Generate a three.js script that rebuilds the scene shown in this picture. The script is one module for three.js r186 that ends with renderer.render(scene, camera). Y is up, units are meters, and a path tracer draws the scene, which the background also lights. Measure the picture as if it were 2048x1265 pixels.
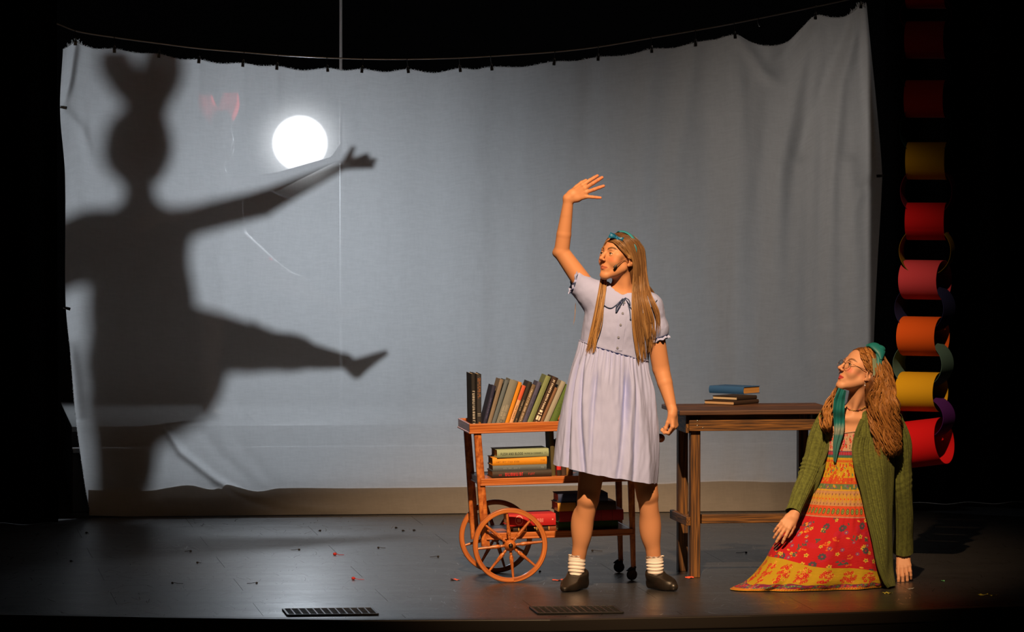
import * as THREE from 'three';
import { RoundedBoxGeometry } from 'three/addons/geometries/RoundedBoxGeometry.js';
import { mergeGeometries, toCreasedNormals } from 'three/addons/utils/BufferGeometryUtils.js';

// ---------------------------------------------------------------- camera, light, exposure
const W = 2048, H = 1265, FPX = 10838, EYE = new THREE.Vector3(0, 2.3, 24.8), PITCH = Math.atan(450.5 / FPX);
const scene = new THREE.Scene();
scene.background = new THREE.Color(0x000000);
const camera = new THREE.PerspectiveCamera(2 * Math.atan(H / 2 / FPX) * 180 / Math.PI, W / H, 0.5, 80);
camera.position.copy(EYE);
camera.rotation.set(-PITCH, 0, 0);
scene.add(camera);
const renderer = new THREE.WebGLRenderer({ antialias: true });
renderer.toneMapping = THREE.LinearToneMapping;
renderer.toneMappingExposure = 1.0;
renderer.shadowMap.enabled = true;

// the warm key from the front-of-house bar and the cool lamp behind the cloth
const KEY = { at: new THREE.Vector3(0.1, 10.2, 11.0), to: new THREE.Vector3(0.40, 1.22, 0.0), color: new THREE.Color().setRGB(1.0, 0.615, 0.325), cd: 1250, angle: 0.149, penumbra: 0.72 };
const BACK = { color: new THREE.Color().setRGB(0.87, 0.965, 1.06), cd: 22.5, radius: 0.062 };
const key = new THREE.SpotLight(KEY.color, KEY.cd, 0, KEY.angle, KEY.penumbra, 2);
key.position.copy(KEY.at); key.target.position.copy(KEY.to);
key.castShadow = true; key.shadow.radius = 5; key.shadow.mapSize.set(2048, 2048);
scene.add(key, key.target);
const addedWash = new THREE.SpotLight(KEY.color, 15, 0, 0.26, 0.8, 2);       // added weak fill on the same bar, warms hem and shaded cloth
addedWash.position.set(-1.2, 10.2, 11.0); addedWash.target.position.set(-0.6, 0.6, -4.2); addedWash.castShadow = true; addedWash.shadow.radius = 5; scene.add(addedWash, addedWash.target);

// ---------------------------------------------------------------- small helpers
let seed = 20240611;
const rnd = () => { seed = (seed + 0x6D2B79F5) | 0; let t = Math.imul(seed ^ (seed >>> 15), 1 | seed); t = (t + Math.imul(t ^ (t >>> 7), 61 | t)) ^ t; return ((t ^ (t >>> 14)) >>> 0) / 4294967296; };
const rr = (a, b) => a + (b - a) * rnd();
const V = (x, y, z) => new THREE.Vector3(x, y, z);
const lerp = (a, b, t) => a + (b - a) * t, clamp = (x, a, b) => Math.min(b, Math.max(a, x));
const sstep = (a, b, x) => { const t = clamp((x - a) / (b - a), 0, 1); return t * t * (3 - 2 * t); };
const RAD = Math.PI / 180;
const CP = Math.cos(PITCH), SP = Math.sin(PITCH);
const rayDir = (px, py) => { const cx = (px - W / 2) / FPX, cy = -(py - H / 2) / FPX; return V(cx, cy * CP - SP, -CP - cy * SP); };
const at = (px, py, z) => { const d = rayDir(px, py), t = (z - EYE.z) / d.z; return V(EYE.x + d.x * t, EYE.y + d.y * t, z); };   // a photograph point at depth z
const onPlane = (px, py, p, n) => { const d = rayDir(px, py), t = n.dot(V().copy(p).sub(EYE)) / n.dot(d); return V(EYE.x + d.x * t, EYE.y + d.y * t, EYE.z + d.z * t); };
const onFloor = (px, py) => onPlane(px, py, V(0, 0, 0), V(0, 1, 0));
const toPx = (p) => { const dx = p.x - EYE.x, dy = p.y - EYE.y, dz = p.z - EYE.z; const w = -dy * SP - dz * CP, yc = dy * CP - dz * SP; return [W / 2 + FPX * dx / w, H / 2 - FPX * yc / w]; };
const curve = (pts) => (t) => {                                      // smooth interpolation of [key, value, ...] rows
  if (t <= pts[0][0]) return pts[0].slice(1); const n = pts.length; if (t >= pts[n - 1][0]) return pts[n - 1].slice(1);
  let i = 0; while (pts[i + 1][0] < t) i++;
  const a = pts[i], b = pts[i + 1], p0 = pts[Math.max(0, i - 1)], p3 = pts[Math.min(n - 1, i + 2)], h = b[0] - a[0], s = (t - a[0]) / h;
  return a.slice(1).map((_, k0) => { const k = k0 + 1;
    const m1 = (b[k] - p0[k]) / (b[0] - p0[0]) * h, m2 = (p3[k] - a[k]) / (p3[0] - a[0]) * h, s2 = s * s, s3 = s2 * s;
    return (2 * s3 - 3 * s2 + 1) * a[k] + (s3 - 2 * s2 + s) * m1 + (-2 * s3 + 3 * s2) * b[k] + (s3 - s2) * m2; });
};
const linear1 = (pts) => (t) => { if (t <= pts[0][0]) return pts[0][1]; for (let i = 1; i < pts.length; i++) if (t <= pts[i][0]) return lerp(pts[i - 1][1], pts[i][1], (t - pts[i - 1][0]) / (pts[i][0] - pts[i - 1][0])); return pts[pts.length - 1][1]; };
const hash = (x, y, z) => { let h = Math.imul(x, 374761393) + Math.imul(y, 668265263) + Math.imul(z, 2147483647 - 1013); h = Math.imul(h ^ (h >>> 13), 1274126177); return ((h ^ (h >>> 16)) >>> 0) / 4294967296; };
const noise = (x, y, z = 0) => { const xi = Math.floor(x), yi = Math.floor(y), zi = Math.floor(z); let u = x - xi, v = y - yi, w = z - zi; u = u * u * (3 - 2 * u); v = v * v * (3 - 2 * v); w = w * w * (3 - 2 * w);
  const c = (i, j, k) => hash(xi + i, yi + j, zi + k);
  return lerp(lerp(lerp(c(0, 0, 0), c(1, 0, 0), u), lerp(c(0, 1, 0), c(1, 1, 0), u), v), lerp(lerp(c(0, 0, 1), c(1, 0, 1), u), lerp(c(0, 1, 1), c(1, 1, 1), u), v), w) * 2 - 1; };
const fbm = (x, y, z = 0, n = 4) => { let s = 0, a = 0.5; for (let i = 0; i < n; i++) { s += a * noise(x, y, z); x *= 2.03; y *= 2.03; z *= 2.03; a *= 0.5; } return s; };

// names, labels
const used = {};
const numbered = (name) => { const k = used[name] = (used[name] ?? -1) + 1; return k ? `${name}_${String(k).padStart(3, '0')}` : name; };
const shade = (o) => { o.castShadow = true; o.receiveShadow = true; return o; };
function tag(o, label, category, group, kind) { o.userData.label = label; if (category) o.userData.category = category; if (group) o.userData.group = group; if (kind) o.userData.kind = kind; return o; }
function thing(name, label, category, pos, group) { const g = new THREE.Group(); g.name = numbered(name); if (pos) g.position.copy(pos); scene.add(g); return tag(g, label, category, group); }
function mesh(name, geo, mat, parent = scene) { const m = shade(new THREE.Mesh(geo, mat)); m.name = numbered(name); parent.add(m); return m; }
function struct(name, geo, mat, parent = scene) { const m = mesh(name, geo, mat, parent); if (parent === scene) m.userData.kind = 'structure'; return m; }
const M = (o) => new THREE.MeshPhysicalMaterial({ roughness: 0.7, side: THREE.DoubleSide, ...o });
const rgb = (r, g, b) => new THREE.Color().setRGB(r, g, b);
const hex = (h) => new THREE.Color(h);

// textures
function canvasTex(w, h, draw, srgb = true) { const c = document.createElement('canvas'); c.width = w; c.height = h; draw(c.getContext('2d'), w, h); const t = new THREE.CanvasTexture(c); t.wrapS = t.wrapT = THREE.RepeatWrapping; t.colorSpace = srgb ? THREE.SRGBColorSpace : THREE.NoColorSpace; return t; }
function dataTex(w, h, f, srgb = false) { const d = new Uint8Array(w * h * 4); for (let y = 0; y < h; y++) for (let x = 0; x < w; x++) { const v = f(x / w, y / h, x, y), k = (y * w + x) * 4; if (typeof v === 'number') d[k] = d[k + 1] = d[k + 2] = clamp(v, 0, 1) * 255; else { d[k] = clamp(v[0], 0, 1) * 255; d[k + 1] = clamp(v[1], 0, 1) * 255; d[k + 2] = clamp(v[2], 0, 1) * 255; } d[k + 3] = 255; }
  const t = new THREE.DataTexture(d, w, h, THREE.RGBAFormat); t.wrapS = t.wrapT = THREE.RepeatWrapping; t.magFilter = THREE.LinearFilter; t.minFilter = THREE.LinearFilter; t.colorSpace = srgb ? THREE.SRGBColorSpace : THREE.NoColorSpace; t.needsUpdate = true; return t; }

// geometry builders
function gridGeo(nu, nv, f, uvf, closeU = false) {                   // f(u, v) -> Vector3
  const pos = [], uv = [], idx = [];
  for (let j = 0; j <= nv; j++) for (let i = 0; i <= nu; i++) { const u = i / nu, v = j / nv, p = f(u, v); pos.push(p.x, p.y, p.z); const q = uvf ? uvf(u, v, p) : [u, v]; uv.push(q[0], q[1]); }
  for (let j = 0; j < nv; j++) for (let i = 0; i < nu; i++) { const a = j * (nu + 1) + i, b = a + 1, c = a + nu + 1, d = c + 1; idx.push(a, c, b, b, c, d); }
  const g = new THREE.BufferGeometry(); g.setAttribute('position', new THREE.Float32BufferAttribute(pos, 3)); g.setAttribute('uv', new THREE.Float32BufferAttribute(uv, 2)); g.setIndex(idx); g.computeVertexNormals();
  if (closeU) { const n = g.attributes.normal; for (let j = 0; j <= nv; j++) { const a = j * (nu + 1), b = a + nu; const s = V(n.getX(a) + n.getX(b), n.getY(a) + n.getY(b), n.getZ(a) + n.getZ(b)).normalize(); n.setXYZ(a, s.x, s.y, s.z); n.setXYZ(b, s.x, s.y, s.z); } }
  return g;
}
function thickGrid(nu, nv, f, t, uvf) {                              // a sheet of thickness t with closed rims
  const P = [], N = [];
  for (let j = 0; j <= nv; j++) for (let i = 0; i <= nu; i++) P.push(f(i / nu, j / nv));
  const at2 = (i, j) => P[clamp(j, 0, nv) * (nu + 1) + clamp(i, 0, nu)];
  for (let j = 0; j <= nv; j++) for (let i = 0; i <= nu; i++) { const a = V().copy(at2(i + 1, j)).sub(at2(i - 1, j)), b = V().copy(at2(i, j + 1)).sub(at2(i, j - 1)); const n = b.cross(a); N.push(n.lengthSq() > 1e-20 ? n.normalize() : V(0, 0, 1)); }
  const side = (s, flip) => { const g = gridGeo(nu, nv, (u, v) => { const k = Math.round(v * nv) * (nu + 1) + Math.round(u * nu); return V().copy(P[k]).addScaledVector(N[k], s); }, uvf); if (flip) { const ix = g.index.array; for (let k = 0; k < ix.length; k += 3) { const q = ix[k]; ix[k] = ix[k + 1]; ix[k + 1] = q; } g.computeVertexNormals(); } return g; };
  const rim = []; const loop = []; for (let i = 0; i <= nu; i++) loop.push(i); for (let j = 1; j <= nv; j++) loop.push(j * (nu + 1) + nu); for (let i = nu - 1; i >= 0; i--) loop.push(nv * (nu + 1) + i); for (let j = nv - 1; j >= 0; j--) loop.push(j * (nu + 1));
  const r = gridGeo(loop.length - 1, 1, (u, v) => { const k = loop[Math.round(u * (loop.length - 1))]; return V().copy(P[k]).addScaledVector(N[k], v < 0.5 ? -t / 2 : t / 2); }, (u, v, p) => [u, v]);
  return mergeGeometries([side(t / 2), side(-t / 2, true), r]);
}
// tube along points with radius rad(t, theta); sections oriented with a steady reference
function sweep(pts, rad, o = {}) {
  const n = o.seg ?? 24, m = o.round ?? 12, c = pts.length > 2 || !o.straight ? new THREE.CatmullRomCurve3(pts, false, 'centripetal') : new THREE.LineCurve3(pts[0], pts[1]);
  const P = [], T = []; for (let j = 0; j <= n; j++) { P.push(c.getPoint(j / n)); T.push(c.getTangent(j / n)); }
  const ref = o.ref ? V().copy(o.ref) : (Math.abs(T[0].z) < 0.9 ? V(0, 0, 1) : V(0, 1, 0)); const X = [], Y = [];
  let x = V().copy(ref);
  for (let j = 0; j <= n; j++) { x = V().copy(x).addScaledVector(T[j], -x.dot(T[j])).normalize(); X.push(x); Y.push(V().crossVectors(T[j], x)); }
  const g = gridGeo(m, n, (u, v) => { const j = Math.round(v * n), th = u * 2 * Math.PI, r = rad(v, th), rx = Array.isArray(r) ? r[0] : r, ry = Array.isArray(r) ? r[1] : r; return V().copy(P[j]).addScaledVector(X[j], Math.cos(th) * rx).addScaledVector(Y[j], Math.sin(th) * ry); }, o.uvf, true);
  if (o.cap === false) return g;
  const caps = [g];
  for (const e of [0, n]) caps.push(gridGeo(m, 1, (u, v) => { const th = (e ? u : -u) * 2 * Math.PI, r = rad(e / n, th), rx = (Array.isArray(r) ? r[0] : r) * (1 - v), ry = (Array.isArray(r) ? r[1] : r) * (1 - v); return V().copy(P[e]).addScaledVector(X[e], Math.cos(th) * rx).addScaledVector(Y[e], Math.sin(th) * ry); }));
  return mergeGeometries(caps);
}
const rod = (a, b, r, r2 = r, m = 10) => sweep([a, b], (t) => lerp(r, r2, t), { seg: 1, round: m, straight: true });
const wire = (pts, r, seg = 20, m = 6) => sweep(pts, () => r, { seg, round: m });
const box = (w, h, d, r = 0.003, s = 2) => { const g = new RoundedBoxGeometry(w, h, d, s, Math.min(r, w / 2.01, h / 2.01, d / 2.01)); return g.index ? g.toNonIndexed() : g; };
const moved = (g, x, y, z, rx = 0, ry = 0, rz = 0) => { g.applyMatrix4(new THREE.Matrix4().compose(V(x, y, z), new THREE.Quaternion().setFromEuler(new THREE.Euler(rx, ry, rz)), V(1, 1, 1))); return g; };
const join = (list) => mergeGeometries(list.map((g) => { const q = g.index ? g.toNonIndexed() : g; for (const k of Object.keys(q.attributes)) if (!['position', 'normal', 'uv'].includes(k)) q.deleteAttribute(k); return q; }));
// many tubes in one geometry, with colours (hair)
class Tubes {
  constructor() { this.p = []; this.n = []; this.c = []; this.i = []; }
  add(pts, rad, col, m = 5) {
    const n = pts.length; let x = V(0.3, 0.2, 1);
    const base = this.p.length / 3;
    for (let j = 0; j < n; j++) {
      const t = V().copy(pts[Math.min(n - 1, j + 1)]).sub(pts[Math.max(0, j - 1)]).normalize(); x = V().copy(x).addScaledVector(t, -x.dot(t)).normalize(); const y = V().crossVectors(t, x), v = j / (n - 1), r = rad(v), c = col(v);
      for (let k = 0; k < m; k++) { const th = k / m * 2 * Math.PI, d = V().copy(x).multiplyScalar(Math.cos(th)).addScaledVector(y, Math.sin(th)); this.p.push(pts[j].x + d.x * r, pts[j].y + d.y * r, pts[j].z + d.z * r); this.n.push(d.x, d.y, d.z); this.c.push(c[0], c[1], c[2]); }
    }
    for (let j = 0; j < n - 1; j++) for (let k = 0; k < m; k++) { const a = base + j * m + k, b = base + j * m + (k + 1) % m, c = a + m, d = b + m; this.i.push(a, b, c, b, d, c); }
  }
  addGeo(g, col) { const base = this.p.length / 3, p = g.attributes.position, n = g.attributes.normal; for (let k = 0; k < p.count; k++) { const c = col(V().fromBufferAttribute(p, k)); this.p.push(p.getX(k), p.getY(k), p.getZ(k)); this.n.push(n.getX(k), n.getY(k), n.getZ(k)); this.c.push(c[0], c[1], c[2]); } for (let k = 0; k < g.index.count; k++) this.i.push(base + g.index.getX(k)); }
  geo() { const g = new THREE.BufferGeometry(); g.setAttribute('position', new THREE.Float32BufferAttribute(this.p, 3)); g.setAttribute('normal', new THREE.Float32BufferAttribute(this.n, 3)); g.setAttribute('color', new THREE.Float32BufferAttribute(this.c, 3)); g.setIndex(this.i); return g; }
}

// ---------------------------------------------------------------- signed distance bodies
const smin = (a, b, k) => { if (k <= 0) return Math.min(a, b); const h = Math.max(k - Math.abs(a - b), 0) / k; return Math.min(a, b) - h * h * k * 0.25; };
const smax = (a, b, k) => -smin(-a, -b, k);
const cap = (a, b, ra, rb = ra) => { const ax = a.x, ay = a.y, az = a.z, bx = b.x - ax, by = b.y - ay, bz = b.z - az, l2 = bx * bx + by * by + bz * bz || 1e-12, dr = rb - ra;
  return (x, y, z) => { x -= ax; y -= ay; z -= az; let t = (x * bx + y * by + z * bz) / l2; t = t < 0 ? 0 : t > 1 ? 1 : t; x -= bx * t; y -= by * t; z -= bz * t; return Math.sqrt(x * x + y * y + z * z) - ra - dr * t; }; };
const ell = (c, r, e) => { const m = e ? new THREE.Matrix3().setFromMatrix4(new THREE.Matrix4().makeRotationFromEuler(new THREE.Euler(...e))).transpose().elements : null, cx = c.x, cy = c.y, cz = c.z, rx = r[0], ry = r[1], rz = r[2];
  return (x, y, z) => { x -= cx; y -= cy; z -= cz; if (m) { const X = m[0] * x + m[3] * y + m[6] * z, Y = m[1] * x + m[4] * y + m[7] * z; z = m[2] * x + m[5] * y + m[8] * z; x = X; y = Y; } const a = x / rx, b = y / ry, c2 = z / rz, k0 = Math.sqrt(a * a + b * b + c2 * c2), p = a / rx, q = b / ry, s = c2 / rz, k1 = Math.sqrt(p * p + q * q + s * s); return k1 < 1e-9 ? -Math.min(rx, ry, rz) : k0 * (k0 - 1) / k1; }; };
const flatCap = (a, b, ra, rb, zs, z0) => { const f = cap(V(a.x, a.y, (a.z - z0) / zs), V(b.x, b.y, (b.z - z0) / zs), ra, rb); return (x, y, z) => f(x, y, (z - z0) / zs) * Math.min(1, (1 + zs) / 2); };
const half = (p, n) => { const d = p.dot(n); return (x, y, z) => x * n.x + y * n.y + z * n.z - d; };    // inside is behind the plane
class Field {                                                        // ordered smooth unions and cuts, each with a bounding sphere for speed
  constructor() { this.ops = []; }
  add(f, k = 0.01) { this.ops.push([f, k, 1]); return this; }
  cut(f, k = 0.004) { this.ops.push([f, k, -1]); return this; }
  keep(f, k = 0.004) { this.ops.push([f, k, 0]); return this; }
  fn() { const ops = this.ops; return (x, y, z) => { let d = 1e3; for (let i = 0; i < ops.length; i++) { const o = ops[i], e = o[0](x, y, z); d = o[2] === 1 ? (e > d + o[1] ? d : smin(d, e, o[1])) : o[2] === -1 ? smax(d, -e, o[1]) : smax(d, e, o[1]); } return d; }; }
}
function surface(f, lo, hi, cell, color) {                           // surface nets of f = 0 in the box lo..hi, left open where the box cuts it
  const n = [0, 1, 2].map((k) => Math.ceil((hi[k] - lo[k]) / cell) + 1), [nx, ny, nz] = n, val = new Float32Array(nx * ny * nz), B = 6, far = cell * B * 0.87 * 1.5;
  for (let k0 = 0; k0 < nz; k0 += B) for (let j0 = 0; j0 < ny; j0 += B) for (let i0 = 0; i0 < nx; i0 += B) {
    const c = f(lo[0] + (i0 + B / 2 - 0.5) * cell, lo[1] + (j0 + B / 2 - 0.5) * cell, lo[2] + (k0 + B / 2 - 0.5) * cell), skip = Math.abs(c) > far + 0.004;
    for (let k = k0; k < Math.min(nz, k0 + B); k++) for (let j = j0; j < Math.min(ny, j0 + B); j++) for (let i = i0; i < Math.min(nx, i0 + B); i++) val[(k * ny + j) * nx + i] = skip ? c : f(lo[0] + i * cell, lo[1] + j * cell, lo[2] + k * cell);
  }
  const id = new Int32Array(nx * ny * nz).fill(-1), pos = [], sx = 1, sy = nx, sz = nx * ny, off = [0, sx, sy, sx + sy, sz, sx + sz, sy + sz, sx + sy + sz];
  const E = [[0, 1], [2, 3], [4, 5], [6, 7], [0, 2], [1, 3], [4, 6], [5, 7], [0, 4], [1, 5], [2, 6], [3, 7]];
  for (let k = 0; k < nz - 1; k++) for (let j = 0; j < ny - 1; j++) for (let i = 0; i < nx - 1; i++) {
    const o = (k * ny + j) * nx + i; let s = 0; for (let q = 0; q < 8; q++) if (val[o + off[q]] < 0) s++; if (s === 0 || s === 8) continue;
    let x = 0, y = 0, z = 0, m = 0; for (const [a, b] of E) { const va = val[o + off[a]], vb = val[o + off[b]]; if ((va < 0) === (vb < 0)) continue; const t = va / (va - vb); x += (a & 1) + ((b & 1) - (a & 1)) * t; y += ((a >> 1) & 1) + (((b >> 1) & 1) - ((a >> 1) & 1)) * t; z += (a >> 2) + ((b >> 2) - (a >> 2)) * t; m++; }
    id[o] = pos.length / 3; pos.push(lo[0] + (i + x / m) * cell, lo[1] + (j + y / m) * cell, lo[2] + (k + z / m) * cell);
  }
  const idx = [], quad = (a, b, c, d, flip) => { if (a < 0 || b < 0 || c < 0 || d < 0) return; if (flip) idx.push(a, c, b, a, d, c); else idx.push(a, b, c, a, c, d); };
  for (let k = 1; k < nz - 1; k++) for (let j = 1; j < ny - 1; j++) for (let i = 1; i < nx - 1; i++) {
    const o = (k * ny + j) * nx + i, v = val[o] < 0;
    if (v !== val[o + sx] < 0) quad(id[o - sy - sz], id[o - sz], id[o], id[o - sy], !v);
    if (v !== val[o + sy] < 0) quad(id[o - sx - sz], id[o - sx], id[o], id[o - sz], !v);
    if (v !== val[o + sz] < 0) quad(id[o - sx - sy], id[o - sy], id[o], id[o - sx], !v);
  }
  const nor = new Float32Array(pos.length), e = cell * 0.6, col = color ? new Float32Array(pos.length) : null;
  for (let q = 0; q < pos.length; q += 3) {
    let x = pos[q], y = pos[q + 1], z = pos[q + 2];
    for (let it = 0; it < 2; it++) {
      const gx = f(x + e, y, z) - f(x - e, y, z), gy = f(x, y + e, z) - f(x, y - e, z), gz = f(x, y, z + e) - f(x, y, z - e), l = Math.hypot(gx, gy, gz) || 1;
      nor[q] = gx / l; nor[q + 1] = gy / l; nor[q + 2] = gz / l;
      if (it === 0) { const d = clamp(f(x, y, z) * 2 * e / l, -cell * 0.5, cell * 0.5); x -= nor[q] * d; y -= nor[q + 1] * d; z -= nor[q + 2] * d; pos[q] = x; pos[q + 1] = y; pos[q + 2] = z; }
    }
    if (col) { const c = color(x, y, z); col[q] = c[0]; col[q + 1] = c[1]; col[q + 2] = c[2]; }
  }
  const g = new THREE.BufferGeometry(); g.setAttribute('position', new THREE.Float32BufferAttribute(pos, 3)); g.setAttribute('normal', new THREE.BufferAttribute(nor, 3)); if (col) g.setAttribute('color', new THREE.BufferAttribute(col, 3)); g.setIndex(idx); return g;
}
function march(f, px, py, z0 = 0.7, z1 = -1.2) {                     // where the line of sight through a photograph point meets a body
  const a = at(px, py, z0), d = rayDir(px, py).normalize(); let t = 0; const end = (z0 - z1);
  for (let i = 0; i < 90; i++) { const e = f(a.x + d.x * t, a.y + d.y * t, a.z + d.z * t); if (e < 0.0006) return V(a.x + d.x * t, a.y + d.y * t, a.z + d.z * t); t += e * 0.85 + 0.0003; if (t > end) return null; }
  return null;
}
const gradient = (f, p, e = 0.004) => V(f(p.x + e, p.y, p.z) - f(p.x - e, p.y, p.z), f(p.x, p.y + e, p.z) - f(p.x, p.y - e, p.z), f(p.x, p.y, p.z + e) - f(p.x, p.y, p.z - e)).normalize();

const agree = (g) => {                                               // winding that agrees with the normals
  const p = g.attributes.position, n = g.attributes.normal, ix = g.index.array; let s = 0; const a = V(), b = V(), c = V();
  for (let k = 0; k < ix.length; k += 3 * Math.max(1, Math.floor(ix.length / 1500))) { a.fromBufferAttribute(p, ix[k]); b.fromBufferAttribute(p, ix[k + 1]).sub(a); c.fromBufferAttribute(p, ix[k + 2]).sub(a); b.cross(c); s += Math.sign(b.x * n.getX(ix[k]) + b.y * n.getY(ix[k]) + b.z * n.getZ(ix[k])); }
  if (s < 0) for (let k = 0; k < ix.length; k += 3) { const q = ix[k]; ix[k] = ix[k + 1]; ix[k + 1] = q; }
  return g;
};

// ---------------------------------------------------------------- the setting
const YAW = 7 * RAD;                                                 // the stage is turned a little from the line of sight
const matWall = M({ color: rgb(0.016, 0.0165, 0.018), roughness: 0.9, specularIntensity: 0.2 });
const matHouse = M({ color: rgb(0.012, 0.011, 0.011), roughness: 0.95, specularIntensity: 0.1 });
const floorScuff = canvasTex(1024, 1024, (g, w, h) => {
  g.fillStyle = '#7c7c7c'; g.fillRect(0, 0, w, h);
  for (let i = 0; i < 2600; i++) { const x = rnd() * w, y = rnd() * h, l = rr(3, 46), a = rr(-0.3, 0.3) + (rnd() < 0.25 ? 1.57 : 0), v = rnd() < 0.5 ? 60 : 205; g.strokeStyle = `rgba(${v},${v},${v},${rr(0.05, 0.4)})`; g.lineWidth = rr(0.6, 1.8); g.beginPath(); g.moveTo(x, y); g.lineTo(x + l * Math.cos(a), y + l * Math.sin(a)); g.stroke(); }
  for (let i = 0; i < 900; i++) { const v = rnd() < 0.6 ? 50 : 215; g.fillStyle = `rgba(${v},${v},${v},${rr(0.1, 0.5)})`; g.fillRect(rnd() * w, rnd() * h, rr(1, 5), rr(1, 3)); }
}, false);
const floorTone = canvasTex(2048, 1024, (g, w, h) => {              // roughness: broad worn patches, scuffs and scratches
  g.fillStyle = '#9c9c9c'; g.fillRect(0, 0, w, h);
  for (let i = 0; i < 420; i++) { const v = rnd() < 0.5 ? 70 : 200; g.fillStyle = `rgba(${v},${v},${v},${rr(0.02, 0.09)})`; g.beginPath(); g.ellipse(rnd() * w, rnd() * h, rr(20, 200), rr(8, 60), rr(-0.4, 0.4), 0, 7); g.fill(); }
  for (let i = 0; i < 5200; i++) { const x = rnd() * w, y = rnd() * h, l = rr(2, 40), a = rnd() < 0.7 ? rr(-0.15, 0.15) : rr(0, 3.1), v = rnd() < 0.45 ? 40 : 250; g.strokeStyle = `rgba(${v},${v},${v},${rr(0.1, 0.75)})`; g.lineWidth = rr(0.5, 1.6); g.beginPath(); g.moveTo(x, y); g.lineTo(x + l * Math.cos(a), y + l * Math.sin(a)); g.stroke(); }
  for (let i = 0; i < 380; i++) { const x = rnd() * w, y = rnd() * h, l = rr(20, 130), a = rnd() < 0.75 ? 1.571 + rr(-0.5, 0.3) : rr(0, 3.1), v = rnd() < 0.65 ? 30 : 235; g.strokeStyle = `rgba(${v},${v},${v},${rr(0.2, 0.7)})`; g.lineWidth = rr(1, 2.6); g.beginPath(); g.moveTo(x, y); g.quadraticCurveTo(x + l * 0.5 * Math.cos(a) + rr(-8, 8), y + l * 0.5 * Math.sin(a), x + l * Math.cos(a), y + l * Math.sin(a)); g.stroke(); }
  for (let i = 0; i < 2500; i++) { const v = rnd() < 0.5 ? 20 : 255; g.fillStyle = `rgba(${v},${v},${v},${rr(0.2, 0.8)})`; g.fillRect(rnd() * w, rnd() * h, rr(1, 3), rr(1, 2)); }
}, false);
floorScuff.repeat.set(0.55, 0.55); floorTone.repeat.set(0.35, 0.7);
const matFloor = M({ color: rgb(0.054, 0.054, 0.058), map: floorScuff, roughness: 0.57, ior: 1.8, roughnessMap: floorTone, bumpMap: floorScuff, bumpScale: 0.0008, specularIntensity: 1 });
const matNosing = M({ color: rgb(0.05, 0.044, 0.04), roughness: 0.42, bumpMap: floorScuff, bumpScale: 0.0008 });

const edgePx = [[-420, 1222], [0, 1231], [330, 1237], [700, 1241.5], [1100, 1240], [1500, 1232], [1800, 1223], [2048, 1213.5], [2500, 1190]];
const edge = edgePx.map(([x, y]) => { const p = onFloor(x, y); return new THREE.Vector2(p.x, -p.z); });                 // in shape coordinates: x, -z
function clipEdge(poly, inset) {                                     // keep what lies behind the curved front edge
  for (let i = 0; i + 1 < edge.length; i++) {
    const a = edge[i], b = edge[i + 1], nx = -(b.y - a.y), ny = b.x - a.x, l = Math.hypot(nx, ny), d = (p) => ((p.x - a.x) * nx + (p.y - a.y) * ny) / l - inset, out = [];
    for (let k = 0; k < poly.length; k++) { const p = poly[k], q = poly[(k + 1) % poly.length], dp = d(p), dq = d(q); if (dp >= 0) out.push(p); if ((dp >= 0) !== (dq >= 0)) { const t = dp / (dp - dq); out.push(new THREE.Vector2(lerp(p.x, q.x, t), lerp(p.y, q.y, t))); } }
    poly = out; if (poly.length < 3) return null;
  }
  return poly;
}
const slab = (poly, top, thick) => { const g = new THREE.ExtrudeGeometry(new THREE.Shape(poly), { depth: thick, bevelEnabled: false }); g.rotateX(-Math.PI / 2); g.translate(0, top - thick, 0); return g; };
const matSub = M({ color: rgb(0.008, 0.008, 0.008), roughness: 0.8 });
const floorObj = struct('floor', slab(clipEdge([new THREE.Vector2(-9, -2.2), new THREE.Vector2(9, -2.2), new THREE.Vector2(9, 9.4), new THREE.Vector2(-9, 9.4)], 0.005), -0.006, 0.25), matSub);
floorObj.userData.label = 'black stage floor of large painted boards';
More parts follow.
